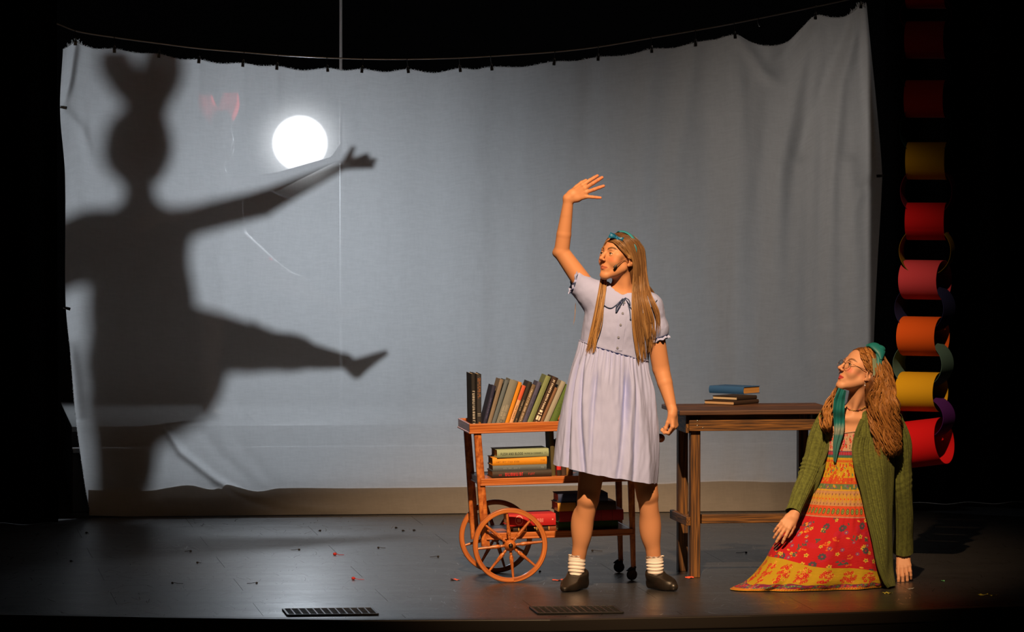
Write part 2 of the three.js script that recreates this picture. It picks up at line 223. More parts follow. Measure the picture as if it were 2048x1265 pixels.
{ // painted hardboard panels, laid in staggered rows square to the stage
  const PW = 0.61, PD = 1.22, c = Math.cos(YAW), s = Math.sin(YAW), G = 0.0009;
  for (let r = -3; r < 16; r++) for (let q = -7; q < 7; q++) {
    const x0 = r % 2 ? q * PD + PD / 2 : q * PD, y0 = r * PW - 1.0;
    const poly = [[x0 + G, y0 + G], [x0 + PD - G, y0 + G], [x0 + PD - G, y0 + PW - G], [x0 + G, y0 + PW - G]].map(([x, y]) => new THREE.Vector2(x * c - y * s, x * s + y * c));
    if (poly.every((p) => Math.abs(p.x) > 8.9 || p.y > 9.3)) continue;
    const k = clipEdge(poly, 0.095); if (k) struct('floor_panel', slab(k, 0, 0.0055), matFloor, floorObj);
  }
  const out = edge.map((p) => p.clone()), inn = edge.map((p, i) => { const a = edge[Math.max(0, i - 1)], b = edge[Math.min(edge.length - 1, i + 1)], nx = -(b.y - a.y), ny = b.x - a.x, l = Math.hypot(nx, ny); return new THREE.Vector2(p.x + nx / l * 0.092, p.y + ny / l * 0.092); });
  const nose = new THREE.ExtrudeGeometry(new THREE.Shape([...out, ...inn.reverse()]), { depth: 0.045, bevelEnabled: true, bevelSize: 0.006, bevelThickness: 0.006, bevelOffset: -0.006, bevelSegments: 2 });
  nose.rotateX(-Math.PI / 2); nose.translate(0, -0.05, 0); struct('trim_1', nose, matNosing);
  const front = gridGeo(40, 1, (u, v) => { const k = u * (edge.length - 1), i = Math.min(edge.length - 2, Math.floor(k)), t = k - i; return V(lerp(edge[i].x, edge[i + 1].x, t), v < 0.5 ? -0.05 : -1.2, -lerp(edge[i].y, edge[i + 1].y, t) - 0.03); });
  struct('wall_stage_front', front, M({ color: rgb(0.004, 0.004, 0.004), roughness: 0.9, specularIntensity: 0.1 }));
}
struct('wall_back', moved(box(18.4, 9.6, 0.2), 0, 3.6, -9.6), matWall);
struct('wall_left', moved(box(0.2, 9.6, 44), -9.1, 3.6, 12), matHouse);
struct('wall_right', moved(box(0.2, 9.6, 44), 9.1, 3.6, 12), matHouse);
struct('ceiling', moved(box(18.4, 0.2, 44), 0, 12.4, 12), matHouse);
struct('wall_left_upper', moved(box(0.2, 4.2, 44), -9.1, 10.4, 12), matHouse);
struct('wall_right_upper', moved(box(0.2, 4.2, 44), 9.1, 10.4, 12), matHouse);
struct('wall_back_upper', moved(box(18.4, 4.2, 0.2), 0, 10.4, -9.6), matHouse);
struct('wall_house', moved(box(18.4, 14, 0.2), 0, 5.5, 33.9), matHouse);
struct('floor_house', moved(box(18.4, 0.2, 34), 0, -1.3, 17), matHouse);

const CN = V(0.11, 0, 1).normalize(), CQ = V(0, 0, -4.66);           // the plane the white cloth hangs in
const onCloth = (px, py, off = 0) => onPlane(px, py, V().copy(CQ).addScaledVector(CN, off), CN);
const behind = (px, py, d) => onCloth(px, py, -d);
// black masking curtains at both sides, in soft vertical pleats
const matVelvet = M({ color: rgb(0.0035, 0.0035, 0.004), roughness: 1, specularIntensity: 0.05 });
function drape(name, x0, x1, z0, z1, label) {
  const n = Math.round(Math.abs(x1 - x0) * 40), d = thing(name, label, 'curtain');
  mesh('fabric', gridGeo(n, 30, (u, v) => { const x = lerp(x0, x1, u), ph = u * Math.abs(x1 - x0) * 2 * Math.PI / 0.28; const z = lerp(z0, z1, u) + (0.055 + 0.02 * v) * Math.sin(ph + 0.7 * noise(u * 6, 2)) + 0.02 * noise(u * 20, v * 2); return V(x, lerp(6.6, 0.006, v), z); }), matVelvet, d);
  mesh('hem', gridGeo(n, 2, (u, v) => { const x = lerp(x0, x1, u), ph = u * Math.abs(x1 - x0) * 2 * Math.PI / 0.28; const z = lerp(z0, z1, u) + 0.075 * Math.sin(ph + 0.7 * noise(u * 6, 2)) + 0.02 * noise(u * 20, 2) + 0.004; return V(x, lerp(0.14, 0.0015, v), z); }), matVelvet, d);
}
drape('side_curtain', -8.8, at(113, 600, -3.95).x, -3.5, -3.95, 'black side curtain left of the white cloth');
drape('side_curtain', at(1768, 600, -5.35).x, 8.8, -5.35, -5.9, 'black side curtain behind the paper chain');

// ---------------------------------------------------------------- the hanging cloth
const clipX = [151, 229, 318, 398, 486, 554, 655, 724, 816, 920, 983, 1108, 1196, 1303, 1391, 1470, 1631, 1722];
const topKeys = [[126, 98], [138, 92], [151, 83], [165, 90], [190, 97], [229, 98], [275, 106], [318, 108], [358, 118], [398, 119], [440, 127], [486, 126], [520, 132], [554, 132], [605, 141], [655, 136], [690, 141], [724, 138], [770, 144], [816, 138.5], [866, 146], [920, 136.5], [950, 139], [983, 133.5], [1045, 134], [1108, 123], [1150, 122], [1196, 114], [1250, 111], [1303, 98], [1347, 96], [1391, 85], [1430, 79], [1470, 69.5], [1500, 84], [1535, 92], [1575, 84], [1605, 56], [1631, 31], [1660, 34.5], [1685, 34], [1705, 24], [1722, 9], [1732, 14]];
const topF = curve(topKeys), botF = curve([[176, 1030], [300, 1033], [420, 1034], [560, 1031], [680, 1031], [900, 1029], [1100, 1027], [1400, 1025], [1745, 1020]]);
const leftF = curve([[0, 126], [0.13, 120], [0.27, 130], [0.54, 131], [0.65, 140], [0.79, 151], [0.91, 166], [0.97, 175], [1, 182]]), rightF = curve([[0, 1732], [0.24, 1757], [0.34, 1764], [0.51, 1755], [0.68, 1748], [1, 1744]]);
// creases: [points in the photograph], half width, height towards the audience
const creases = [
  [[[1631, 34], [1600, 150], [1562, 330], [1548, 520]], 17, 0.050], [[[1640, 36], [1630, 200], [1628, 420], [1622, 700]], 16, 0.045], [[[1622, 40], [1560, 120], [1500, 160]], 16, -0.03],
  [[[1720, 12], [1680, 160], [1662, 360], [1658, 640]], 15, 0.055], [[[1726, 12], [1738, 160], [1752, 330]], 9, 0.05], [[[1712, 20], [1640, 190], [1592, 330], [1574, 560]], 17, -0.04],
  [[[1470, 72], [1482, 300], [1470, 560], [1466, 800]], 22, 0.030], [[[1474, 72], [1530, 150], [1562, 170]], 13, 0.032], [[[1391, 86], [1376, 170], [1352, 330], [1330, 600]], 22, 0.026], [[[1303, 100], [1284, 300], [1270, 620]], 24, 0.016],
  [[[1540, 180], [1520, 400], [1512, 700], [1508, 950]], 22, -0.034], [[[1700, 330], [1708, 520], [1702, 760]], 18, 0.04], [[[1600, 330], [1594, 600], [1600, 900]], 18, 0.034], [[[1763, 352], [1722, 380], [1690, 470]], 12, 0.025], [[[1420, 250], [1412, 520], [1418, 860]], 24, -0.022],
  [[[151, 86], [140, 160], [128, 214]], 8, 0.03], [[[156, 88], [150, 150], [136, 205]], 6, -0.007], [[[122, 216], [165, 260], [184, 330]], 10, 0.016], [[[140, 700], [152, 800], [172, 960]], 14, 0.03],
  [[[332, 858], [362, 905], [432, 960], [502, 1000], [582, 1026]], 7, -0.075], [[[400, 858], [440, 910], [500, 962], [555, 1008]], 11, 0.02], [[[470, 870], [520, 940], [600, 1012]], 14, 0.014],
  [[[600, 1012], [650, 1020], [700, 1016]], 8, 0.025], [[[228, 880], [262, 960], [330, 1018]], 16, 0.02],
  [[[1040, 480], [1052, 640], [1044, 820]], 40, -0.012], [[[1180, 120], [1170, 260], [1160, 420]], 26, 0.012], [[[860, 150], [852, 320], [858, 600]], 40, 0.008], [[[740, 150], [744, 400], [736, 700]], 30, -0.008], [[[655, 140], [657, 330]], 9, 0.007], [[[554, 134], [552, 270]], 9, 0.007], [[[486, 128], [488, 260]], 9, 0.006], [[[724, 141], [722, 300]], 9, 0.007], [[[398, 122], [396, 240]], 10, 0.006],
];
function foldAt(px, py) {
  let d = 0;
  for (const [pts, w, h] of creases) {
    let best = 1e9, tb = 0;
    for (let i = 0; i + 1 < pts.length; i++) { const [ax, ay] = pts[i], [bx, by] = pts[i + 1], ux = bx - ax, uy = by - ay, l2 = ux * ux + uy * uy, t = clamp(((px - ax) * ux + (py - ay) * uy) / l2, 0, 1), e = Math.hypot(px - ax - ux * t, py - ay - uy * t); if (e < best) { best = e; tb = (i + t) / (pts.length - 1); } }
    if (best < w * 3.2) d += (px > 1450 ? 0.62 : py > 840 ? 0.28 : 1) * h * Math.exp(-best * best / (w * w)) * (1 - 0.75 * sstep(0.55, 1, tb)) * (0.75 + 0.25 * sstep(0, 0.08, tb));
  }
  const r = sstep(1150, 1650, px);
  d += (0.010 + 0.016 * r) * noise(px / 85, py / 900, 1) + (0.004 + 0.008 * r) * noise(px / 32, py / 620, 5) + 0.006 * noise(px / 190, py / 170, 9) + 0.0016 * noise(px / 14, py / 40, 4);
  const low = sstep(930, 1030, py); d += low * low * 0.05;            // the foot of the cloth drags forward over the boards
  return d;
}
const clothPx = (u, v) => { const xt = lerp(126, 1732, u), x = lerp(leftF(v)[0], rightF(v)[0], u), yt = topF(xt)[0], yb = botF(x)[0]; return [x, lerp(yt, yb, v)]; };
const clothTone = dataTex(512, 512, (u, v, x, y) => { const p = hash(x >> 1, y, 7), s = noise(u * 40, v * 256, 2), s2 = noise(u * 220, v * 36, 8); return 0.93 + 0.014 * s + 0.008 * s2 + 0.012 * (p - 0.5); }, true);
clothTone.repeat.set(3, 2);
const matCloth = M({ color: rgb(0.86, 0.86, 0.87), map: clothTone, roughness: 0.86, transmission: 0.56, thickness: 0, specularIntensity: 0, side: THREE.DoubleSide });
const cloth = thing('hanging_sheet', 'wide white cloth sheet hung on a cable as a shadow screen', 'sheet');
mesh('cloth', gridGeo(420, 230, (u, v) => { const [x, y] = clothPx(u, v); const p = onCloth(x, y); p.addScaledVector(CN, foldAt(x, y)); if (p.y < 0.004) p.y = 0.004; return p; }, (u, v) => [u, v]), matCloth, cloth);
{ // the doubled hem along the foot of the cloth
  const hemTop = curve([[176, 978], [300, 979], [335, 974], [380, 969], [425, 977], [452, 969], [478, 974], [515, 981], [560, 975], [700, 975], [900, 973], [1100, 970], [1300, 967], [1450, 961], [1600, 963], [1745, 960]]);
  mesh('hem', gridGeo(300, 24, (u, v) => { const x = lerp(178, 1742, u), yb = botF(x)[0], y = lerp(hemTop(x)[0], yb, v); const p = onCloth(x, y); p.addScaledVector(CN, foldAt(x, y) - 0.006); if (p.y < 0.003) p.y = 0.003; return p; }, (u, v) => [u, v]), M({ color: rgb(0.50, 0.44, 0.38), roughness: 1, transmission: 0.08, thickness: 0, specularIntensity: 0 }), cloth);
}
{ // frayed threads along the torn upper edge and the side edges
  const list = [], thread = (px, py, dx, dy, r) => { const a = onCloth(px, py, foldAt(px, py)), b = onCloth(px + dx, py + dy, foldAt(px, py) + rr(-0.01, 0.015)), m = V().lerpVectors(a, b, 0.5).add(V(rr(-0.004, 0.004), rr(-0.003, 0.003), rr(0, 0.006))); list.push(sweep([a, m, b], (t) => r * (1 - 0.6 * t), { seg: 2, round: 3, cap: false })); };
  for (let i = 0; i < 1300; i++) { const x = lerp(127, 1731, i / 1300) + rr(-1, 1), y = topF(x)[0]; thread(x, y + 1.5, rr(-3, 3), -rr(0.5, 4.2), rr(0.0007, 0.0016)); }
  for (const c of [140, 150, 158, 1705, 1715, 1722, 1728]) for (let k = 0; k < 14; k++) { const x = c + rr(-6, 6), y = topF(x)[0]; thread(x, y + 1, rr(-4, 4), -rr(2, 9), rr(0.001, 0.002)); }
  for (let i = 0; i < 150; i++) { const v = rr(0.6, 1), x = leftF(v)[0], y = lerp(98, 1030, v); thread(x + 1, y, -rr(0.5, 2.5), rr(-2, 2), 0.0012); }
  const fr = mesh('frayed_edge', join(list), M({ color: rgb(0.95, 0.95, 0.95), roughness: 1, transmission: 0.75, specularIntensity: 0 }), cloth); fr.userData.kind = 'stuff';
}
// the cable with its clips
const cableF = curve([[60, 30], [115, 48], [151, 62], [229, 75], [318, 87], [398, 97], [486, 104.5], [554, 110], [655, 115.5], [724, 118], [816, 118.5], [920, 116], [983, 112.5], [1108, 104], [1196, 94], [1303, 76], [1391, 61], [1470, 46.5], [1631, 13.5], [1720, -6], [1830, -32]]);
const matCable = M({ color: rgb(0.42, 0.43, 0.46), roughness: 0.38, metalness: 0.8 });
{ const pts = []; for (let x = 80; x <= 1830; x += 35) pts.push(onCloth(x, cableF(x)[0])); tag(mesh('hanging_cable', wire(pts, 0.0042, 160, 8), matCable), 'thin steel cable sagging above the white cloth', 'cable'); }
const matClip = M({ color: rgb(0.008, 0.008, 0.009), roughness: 0.35, specularIntensity: 0.8 }), matSteel = M({ color: rgb(0.55, 0.56, 0.58), roughness: 0.25, metalness: 1 });
const clipBody = join([moved(box(0.020, 0.011, 0.014, 0.002), 0, 0.006, 0), moved(box(0.022, 0.026, 0.0022, 0.001), 0, -0.011, 0.0055, -0.16), moved(box(0.022, 0.026, 0.0022, 0.001), 0, -0.011, -0.0055, 0.16)]);
const clipLoop = (s) => wire([V(-0.006, -0.004, 0.007 * s), V(-0.0075, 0.012, 0.009 * s), V(-0.004, 0.026, 0.006 * s), V(0.004, 0.026, 0.006 * s), V(0.0075, 0.012, 0.009 * s), V(0.006, -0.004, 0.007 * s)], 0.0011, 16, 5);
const hookGeo = sweep([V(0, 0.0, 0.002), V(0.0, 0.012, 0.004), V(0.004, 0.022, 0.002), V(0.008, 0.015, -0.003), V(0.008, 0.008, -0.003)], () => 0.002, { seg: 14, round: 6 });
const ord = ['first', 'second', 'third', 'fourth', 'fifth', 'sixth', 'seventh', 'eighth', 'ninth', 'tenth', 'eleventh', 'twelfth', 'thirteenth', 'fourteenth', 'fifteenth', 'sixteenth', 'seventeenth', 'eighteenth', 'nineteenth', 'twentieth'];
function clip(p, label, up, roll = 0) {
  const c = thing('curtain_clip', label, 'clip', p, 'black clips along the cloth'); c.rotation.set(0, Math.atan2(CN.x, CN.z), roll);
  const small = (m) => m.scale.set(0.72, 0.78, 0.8);
  small(mesh('clip_body', clipBody, matClip, c)); small(mesh('wire_handle', clipLoop(1), matSteel, c)); small(mesh('wire_handle', clipLoop(-1), matSteel, c));
  if (up) { const l = mesh('hook', sweep([V(0, 0.01, 0), V(0.001, up * 0.5, 0.003), V(0, up - 0.003, 0.0055), V(0, up + 0.0058, 0), V(0, up - 0.002, -0.0055)], () => 0.0021, { seg: 18, round: 6 }), matClip, c); }
  return c;
}
clipX.forEach((x, i) => { const y = topF(x)[0], p = onCloth(x, y + 1, foldAt(x, y)), q = onCloth(x, cableF(x)[0]); clip(p, `black clip on the top edge of the cloth, ${ord[i]} from the left`, q.y - p.y, rr(-0.12, 0.12)); });
{ const q = onCloth(1516, cableF(1516)[0]), c = thing('cable_hook', 'empty black hook on the cable above the sagging cloth edge', 'hook', q);
  mesh('hook_wire', sweep([V(0.003, -0.004, 0.006), V(0, 0.006, 0), V(-0.003, -0.004, -0.006), V(0, -0.03, -0.002), V(0.008, -0.045, 0), V(0.014, -0.03, 0)], () => 0.002, { seg: 22, round: 6 }), matClip, c); mesh('hook_bead', new THREE.SphereGeometry(0.004, 12, 8), matSteel, c); }
clip(onCloth(127, 215, 0.01), 'black clip on the left edge of the cloth, high up', 0, 1.4); clip(onCloth(134, 617, 0.01), 'black clip on the left edge of the cloth, halfway down', 0, 1.3); clip(onCloth(1760, 352, 0.02), 'dark clip pulling the right edge of the cloth outward', 0, -1.5);
// tie cords that hold the side edges
const cord = (a, b, label) => tag(mesh('tie_cord', wire([a, V().lerpVectors(a, b, 0.5).add(V(0, -0.01, 0)), b], 0.0028, 10, 6), M({ color: rgb(0.02, 0.02, 0.02), roughness: 0.9 })), label, 'cord');
cord(onCloth(127, 215, 0.01), onCloth(40, 205, 0.01), 'dark tie cord from the left edge of the cloth'); cord(onCloth(1760, 352, 0.02), onCloth(1850, 345, -0.3), 'dark tie cord from the right edge of the cloth');

// ---------------------------------------------------------------- behind the cloth
const CX = V(1, 0, -0.11).normalize();                               // along the cloth
const stageFrame = (g, d, lift = 0) => { g.position.copy(CQ).addScaledVector(CN, -d); g.position.y = lift; g.rotation.y = Math.atan2(CN.x, CN.z); return g; };
const lathe0 = (rows) => { const g = new THREE.LatheGeometry(rows.map(([r, y]) => new THREE.Vector2(r, y)), 32); g.rotateX(Math.PI / 2); return g; };
const DECK = 0.46, matIronB = M({ color: rgb(0.03, 0.03, 0.03), roughness: 0.5 });
{ // two low steps; only the front edges and the top catch the lamp
  const p = stageFrame(thing('stage_platform', 'long low stepped platform behind the white cloth', 'platform'), 0.45);
  const deck = M({ color: rgb(0.15, 0.15, 0.15), roughness: 0.34, bumpMap: floorScuff, bumpScale: 0.0004 }), pale = M({ color: rgb(0.8, 0.8, 0.8), roughness: 0.35 }), black = M({ color: rgb(0.012, 0.012, 0.012), roughness: 0.8 });
  const X0 = -2.38, X1 = 1.72, n = 4, w = (X1 - X0) / n, mid = (X0 + X1) / 2;
  for (let k = 0; k < n; k++) { mesh('deck_panel', moved(box(w - 0.004, 0.03, 2.4, 0.004), X0 + (k + 0.5) * w, DECK - 0.015, -1.2), deck, p); mesh('step_panel', moved(box(w - 0.004, 0.025, 0.17, 0.004), X0 + (k + 0.5) * w, 0.35 - 0.0125, 0.087), deck, p); }
  mesh('front_board', moved(box(X1 - X0, DECK - 0.032, 0.02, 0.003), mid, (DECK - 0.03) / 2, -0.012), black, p);
  mesh('step_board', moved(box(X1 - X0, 0.32, 0.02, 0.003), mid, 0.162, 0.15), black, p);
  mesh('edge_strip', moved(box(X1 - X0, 0.006, 0.022, 0.002), mid, 0.351, 0.158), pale, p);
  mesh('back_board', moved(box(X1 - X0, DECK - 0.032, 0.02, 0.003), mid, (DECK - 0.03) / 2, -2.38), black, p);
  for (let k = 0; k <= n; k++) mesh('deck_support', moved(box(0.045, DECK - 0.032, 2.34, 0.003), clamp(X0 + k * w, X0 + 0.03, X1 - 0.03), (DECK - 0.03) / 2, -1.2), black, p);
}
const LAMP = behind(600, 287, 2.3);
{
  const n = CN, pole0 = V(LAMP.x - n.x * 0.12, 0, LAMP.z - n.z * 0.12), g = thing('stage_lamp', 'round stage lamp shining through the cloth from behind', 'lamp', pole0); g.rotation.y = Math.atan2(n.x, n.z);
  const black = M({ color: rgb(0.012, 0.012, 0.013), roughness: 0.95, specularIntensity: 0.1 }), h = LAMP.y;
  mesh('pole', rod(V(0, DECK + 0.10, -0.05), V(0, h - 0.355, -0.05), 0.018, 0.016, 12), black, g);
  for (let k = 0; k < 3; k++) { const a = k * 2.094 + 0.5; mesh('leg', rod(V(0, DECK + 0.30, -0.05), V(Math.cos(a) * 0.34, DECK + 0.012, -0.05 + Math.sin(a) * 0.34), 0.012, 0.012, 8), black, g); }
  mesh('yoke', sweep([V(-0.345, h, -0.03), V(-0.34, h - 0.16, -0.03), V(-0.2, h - 0.33, -0.045), V(0, h - 0.36, -0.05), V(0.2, h - 0.33, -0.045), V(0.34, h - 0.16, -0.03), V(0.345, h, -0.03)], () => 0.011, { seg: 30, round: 8 }), black, g);
  const prof = [[0.001, -0.30], [0.07, -0.295], [0.10, -0.25], [0.12, -0.14], [0.30, -0.05], [0.332, 0.105], [0.328, 0.11], [0.320, 0.10]].map(([r, z]) => new THREE.Vector2(r, z));
  const hg = new THREE.LatheGeometry(prof, 40); hg.rotateX(Math.PI / 2); mesh('housing', moved(hg, 0, h, 0), black, g);
  const haloGlow = dataTex(256, 256, (u, v) => { const r = Math.hypot(u - 0.5, v - 0.5) * 2; return r < 0.47 ? 1 : 0.012 + 0.66 * (1 - sstep(0.47, 0.53, r)) + 0.32 * Math.pow(1 - clamp((r - 0.47) / 0.53, 0, 1), 2.2); });  // dimmer outer ring paints the glow halo around the lamp into its lens
  mesh('lens', moved(new THREE.CircleGeometry(0.320, 56), 0, h, 0.098), new THREE.MeshStandardMaterial({ color: 0x111111, emissive: rgb(0.95, 0.98, 1), emissiveMap: haloGlow, emissiveIntensity: 11, roughness: 0.3 }), g);
  const lamp = new THREE.SpotLight(BACK.color, BACK.cd, 0, 1.36, 1, 2); lamp.position.copy(LAMP).addScaledVector(n, 0.03); lamp.target.position.copy(onCloth(340, 1040)); lamp.castShadow = true; lamp.shadow.radius = BACK.radius / 0.02; scene.add(lamp, lamp.target);
}
{ // front-of-house bar with the key spotlight and an added warm fill, high over the seats
  const bar = thing('lighting_bar', 'steel lighting bar high over the seats', 'bar', V(0, 10.75, 10.85)); mesh('pipe', moved(rod(V(-8.9, 0, 0), V(8.9, 0, 0), 0.03, 0.03, 12), 0, 0, 0), matIronB, bar); for (const x of [-6, 0, 6]) mesh('hanger', rod(V(x, 0, 0), V(x, 1.54, 0), 0.012), matIronB, bar);
  for (const [L, label, glow] of [[key, 'warm stage spotlight on the bar, aimed at the two girls', 60], [addedWash, 'added warm fill spotlight on the bar, aimed at the cloth', 3]]) {
    const d = V().copy(L.target.position).sub(L.position).normalize(), g = thing('stage_spotlight', label, 'spotlight', V().copy(L.position).addScaledVector(d, -0.03)); g.lookAt(L.target.position);
    const hg = lathe0([[0.001, -0.42], [0.10, -0.42], [0.12, -0.36], [0.12, -0.05], [0.14, -0.02], [0.14, -0.003], [0.115, -0.003]]); mesh('housing', hg, matIronB, g);
    mesh('lens', moved(new THREE.CircleGeometry(0.112, 40), 0, 0, -0.006), new THREE.MeshStandardMaterial({ color: 0x111111, emissive: KEY.color, emissiveIntensity: glow, roughness: 0.3 }), g);
    const up = V(0, 0.45, -0.18); mesh('yoke', sweep([V(-0.15, 0, -0.2), V(-0.15, 0.18, -0.2), V(0, 0.30, -0.2), V(0.15, 0.18, -0.2), V(0.15, 0, -0.2)], () => 0.012, { seg: 24, round: 8 }), matIronB, g); mesh('clamp', rod(V(0, 0.29, -0.2), V(0, 0.47, -0.02), 0.014), matIronB, g);
  }
}
{ // added unseen lamp that brightens the right side of the cloth
  const p = V(2.9, 3.7, -8.7), t = V(1.62, 1.15, -4.8), d = V().copy(t).sub(p).normalize(), g = thing('added_fill_lamp', 'added unseen fill lamp high behind the right of the cloth', 'lamp', p); g.lookAt(t);
  mesh('housing', moved(box(0.34, 0.24, 0.10, 0.01), 0, 0, -0.06), M({ color: rgb(0.02, 0.02, 0.02), roughness: 0.5 }), g);
  mesh('lens', moved(box(0.30, 0.20, 0.004, 0.001), 0, 0, -0.004), new THREE.MeshStandardMaterial({ color: 0x111111, emissive: rgb(1, 0.92, 0.84), emissiveIntensity: 3 }), g);
  mesh('hanger', rod(V(0, 0.1, -0.07), V(0, 3.0, -0.07), 0.012), matIronB, g);
  const l = new THREE.SpotLight(rgb(1, 0.92, 0.84), 28, 0, 0.40, 1, 2); l.position.copy(p).addScaledVector(d, 0.03); l.target.position.copy(t); l.castShadow = true; l.shadow.radius = 5; scene.add(l, l.target);
}
{ const p = behind(682, 300, 2.2); tag(mesh('rigging_pipe', rod(V(p.x, DECK + 0.001, p.z), V(p.x, 7.6, p.z), 0.0085, 0.0085, 12), M({ color: rgb(0.85, 0.86, 0.86), roughness: 0.45, metalness: 0.2 })), 'thin pale vertical pipe rising behind the cloth', 'pipe'); }

// ---------------------------------------------------------------- floor grates and litter
function grate(pl, pr, label) {                                      // back-left and front-right corners in the photograph
  const a = onFloor(...pl), b = onFloor(...pr), g = thing('floor_grate', label, 'grate', V((a.x + b.x) / 2, 0, (a.z + b.z) / 2), 'metal grates near the stage edge'); g.rotation.y = 0.12;
  const w = Math.abs(b.x - a.x) - 0.035, d = Math.abs(b.z - a.z) * 0.96, iron = M({ color: rgb(0.05, 0.05, 0.05), roughness: 0.4, metalness: 0.7 }), pit_shade = M({ color: rgb(0.002, 0.002, 0.002), roughness: 1, specularIntensity: 0 });
  mesh('pit_shade', moved(box(w - 0.01, 0.002, d - 0.01, 0.0005), 0, 0.0016, 0), pit_shade, g);  // flat black plate stands in for the shaded hollow under the bars
  for (const [x, z, l, t] of [[0, d / 2, w, 0.012], [0, -d / 2, w, 0.012]]) mesh('frame_bar', moved(box(l, 0.008, t, 0.002), x, 0.005, z), iron, g);
  for (const x of [-w / 2, w / 2]) mesh('frame_bar', moved(box(0.012, 0.008, d, 0.002), x, 0.005, 0), iron, g);
  for (let k = 1; k < 12; k++) mesh('slat', moved(box(0.008, 0.006, d - 0.012, 0.002), -w / 2 + k * w / 12, 0.0055, 0), iron, g);
  for (let k = 1; k < 6; k++) mesh('cross_bar', moved(box(w - 0.012, 0.004, 0.005, 0.001), 0, 0.0062, -d / 2 + k * d / 6), iron, g);
}
grate([566, 1220.5], [756, 1233], 'dark metal floor grate at the stage edge below the bright patch');
grate([1060, 1216], [1246, 1229.5], 'dark metal floor grate at the stage edge before the standing girl');
const matRed = M({ color: rgb(0.40, 0.012, 0.012), roughness: 0.6 }), matDark = M({ color: rgb(0.006, 0.004, 0.004), roughness: 0.7 }), matPink = M({ color: rgb(0.8, 0.12, 0.06), roughness: 0.8 }), matYel = M({ color: rgb(0.55, 0.5, 0.06), roughness: 0.8 });
const budGeo = new THREE.LatheGeometry([[0.0005, -0.010], [0.006, -0.008], [0.0095, -0.001], [0.008, 0.006], [0.0055, 0.011], [0.0045, 0.009], [0.0005, 0.006]].map(([r, y]) => new THREE.Vector2(r, y)), 12); budGeo.rotateZ(Math.PI / 2);
function bud(px, py, dir, len, mat, label, s = 1) {
  const p = onFloor(px, py), g = thing('fabric_bud', label, 'flower', p, 'small fallen buds on the stage floor'); g.rotation.y = dir;
  mesh('bud', moved(budGeo.clone().scale(s, s, s), 0, 0.0095 * s, 0), mat, g);
  if (len) mesh('stem', sweep([V(0.006, 0.007, 0), V(len * 0.5, 0.004, 0.004), V(len, 0.003, rr(-0.008, 0.008))], () => 0.0013, { seg: 8, round: 5 }), mat, g);
  return g;
}
bud(670, 1112, 0.1, 0.045, matRed, 'red fallen bud with short stem on the lit floor, farther from the edge', 0.85); bud(707, 1161, 0.05, 0.05, matRed, 'red fallen bud with stem on the lit floor, nearer the edge', 0.85);
const dark = [[381, 1105, 3.1, 0.03, 'black bud on the floor just right of the dancer shadow'], [345, 1169, 0, 0.05, 'black bud with long stem at the front left of the floor'], [513, 1169, 3.1, 0.045, 'black bud with stem above the left floor grate'], [598, 1102, 3.1, 0.04, 'black bud on the bright floor left of the red one'], [640, 1064, 3.0, 0.01, 'tiny dark bud behind the bright floor patch'], [792, 1058, 0.2, 0.01, 'dark bud near the cloth, first of three'], [806, 1064, 0.2, 0.01, 'dark bud near the cloth, second of three'], [828, 1063, 0.3, 0.012, 'dark bud near the cloth, third of three'], [757, 1098, 0.1, 0.035, 'dark bud left of the cart, with a thin stem'], [876, 1116, 3.1, 0.04, 'dark bud close to the left of the cart wheel'], [395, 1128, 0.2, 0.02, 'dark scrap bud in the middle of the left floor'], [173, 1068, 0.3, 0.01, 'dark bud at the foot of the left curtain'], [142, 1125, 0.3, 0.01, 'dark bud at the far left of the floor'], [1492, 1108, 3.0, 0.05, 'dark twig bud lying under the wooden table'], [1185, 1104, 0.1, 0.05, 'dark bud with stem behind the standing girl'], [1080, 1146, 0, 0.0, 'tiny black bud between cart wheel and shoe']];
for (const [x, y, d, l, label] of dark) bud(x, y, d, l, matDark, label, 0.55);
function scrap(px, py, w, d, mat, turn, label) { const p = onFloor(px, py), g = gridGeo(10, 4, (u, v) => { const k = 1 - 0.5 * Math.pow(Math.abs(2 * u - 1), 2); return V((u - 0.5) * w, 0.003 + 0.006 * Math.pow(Math.abs(u - 0.4), 1.5) + 0.004 * noise(u * 5, v * 2, px), (v - 0.5) * d * k); }); const m = mesh('paper_scrap', g, mat); m.position.copy(p); m.rotation.y = turn; tag(m, label, 'scrap'); }
scrap(910, 1161, 0.045, 0.05, matPink, 0.2, 'orange paper scrap left of the cart wheel'); scrap(1116, 1162, 0.055, 0.05, matPink, 0.1, 'orange paper scrap beside the standing girl shoe'); scrap(1379, 1157, 0.04, 0.05, matPink, 0.1, 'orange paper scrap at the foot of the table leg');
scrap(1770, 1188, 0.03, 0.02, matYel, 0.2, 'yellow paper scrap before the kneeling girl, left of two'); scrap(1780, 1188.5, 0.02, 0.02, matYel, -0.3, 'yellow paper scrap before the kneeling girl, right of two'); scrap(1822, 1180, 0.03, 0.02, M({ color: rgb(0.3, 0.3, 0.3) }), 0.1, 'grey paper scrap below the hand on the floor'); scrap(1885, 1164, 0.02, 0.02, M({ color: rgb(0.1, 0.4, 0.15) }), 0.5, 'green paper scrap right of the kneeling girl'); scrap(1965, 1191, 0.05, 0.03, matYel, 0.1, 'yellow green paper scrap at the far right of the floor'); scrap(1985, 1193, 0.04, 0.02, matYel, -0.1, 'thin yellow paper strip at the far right edge');

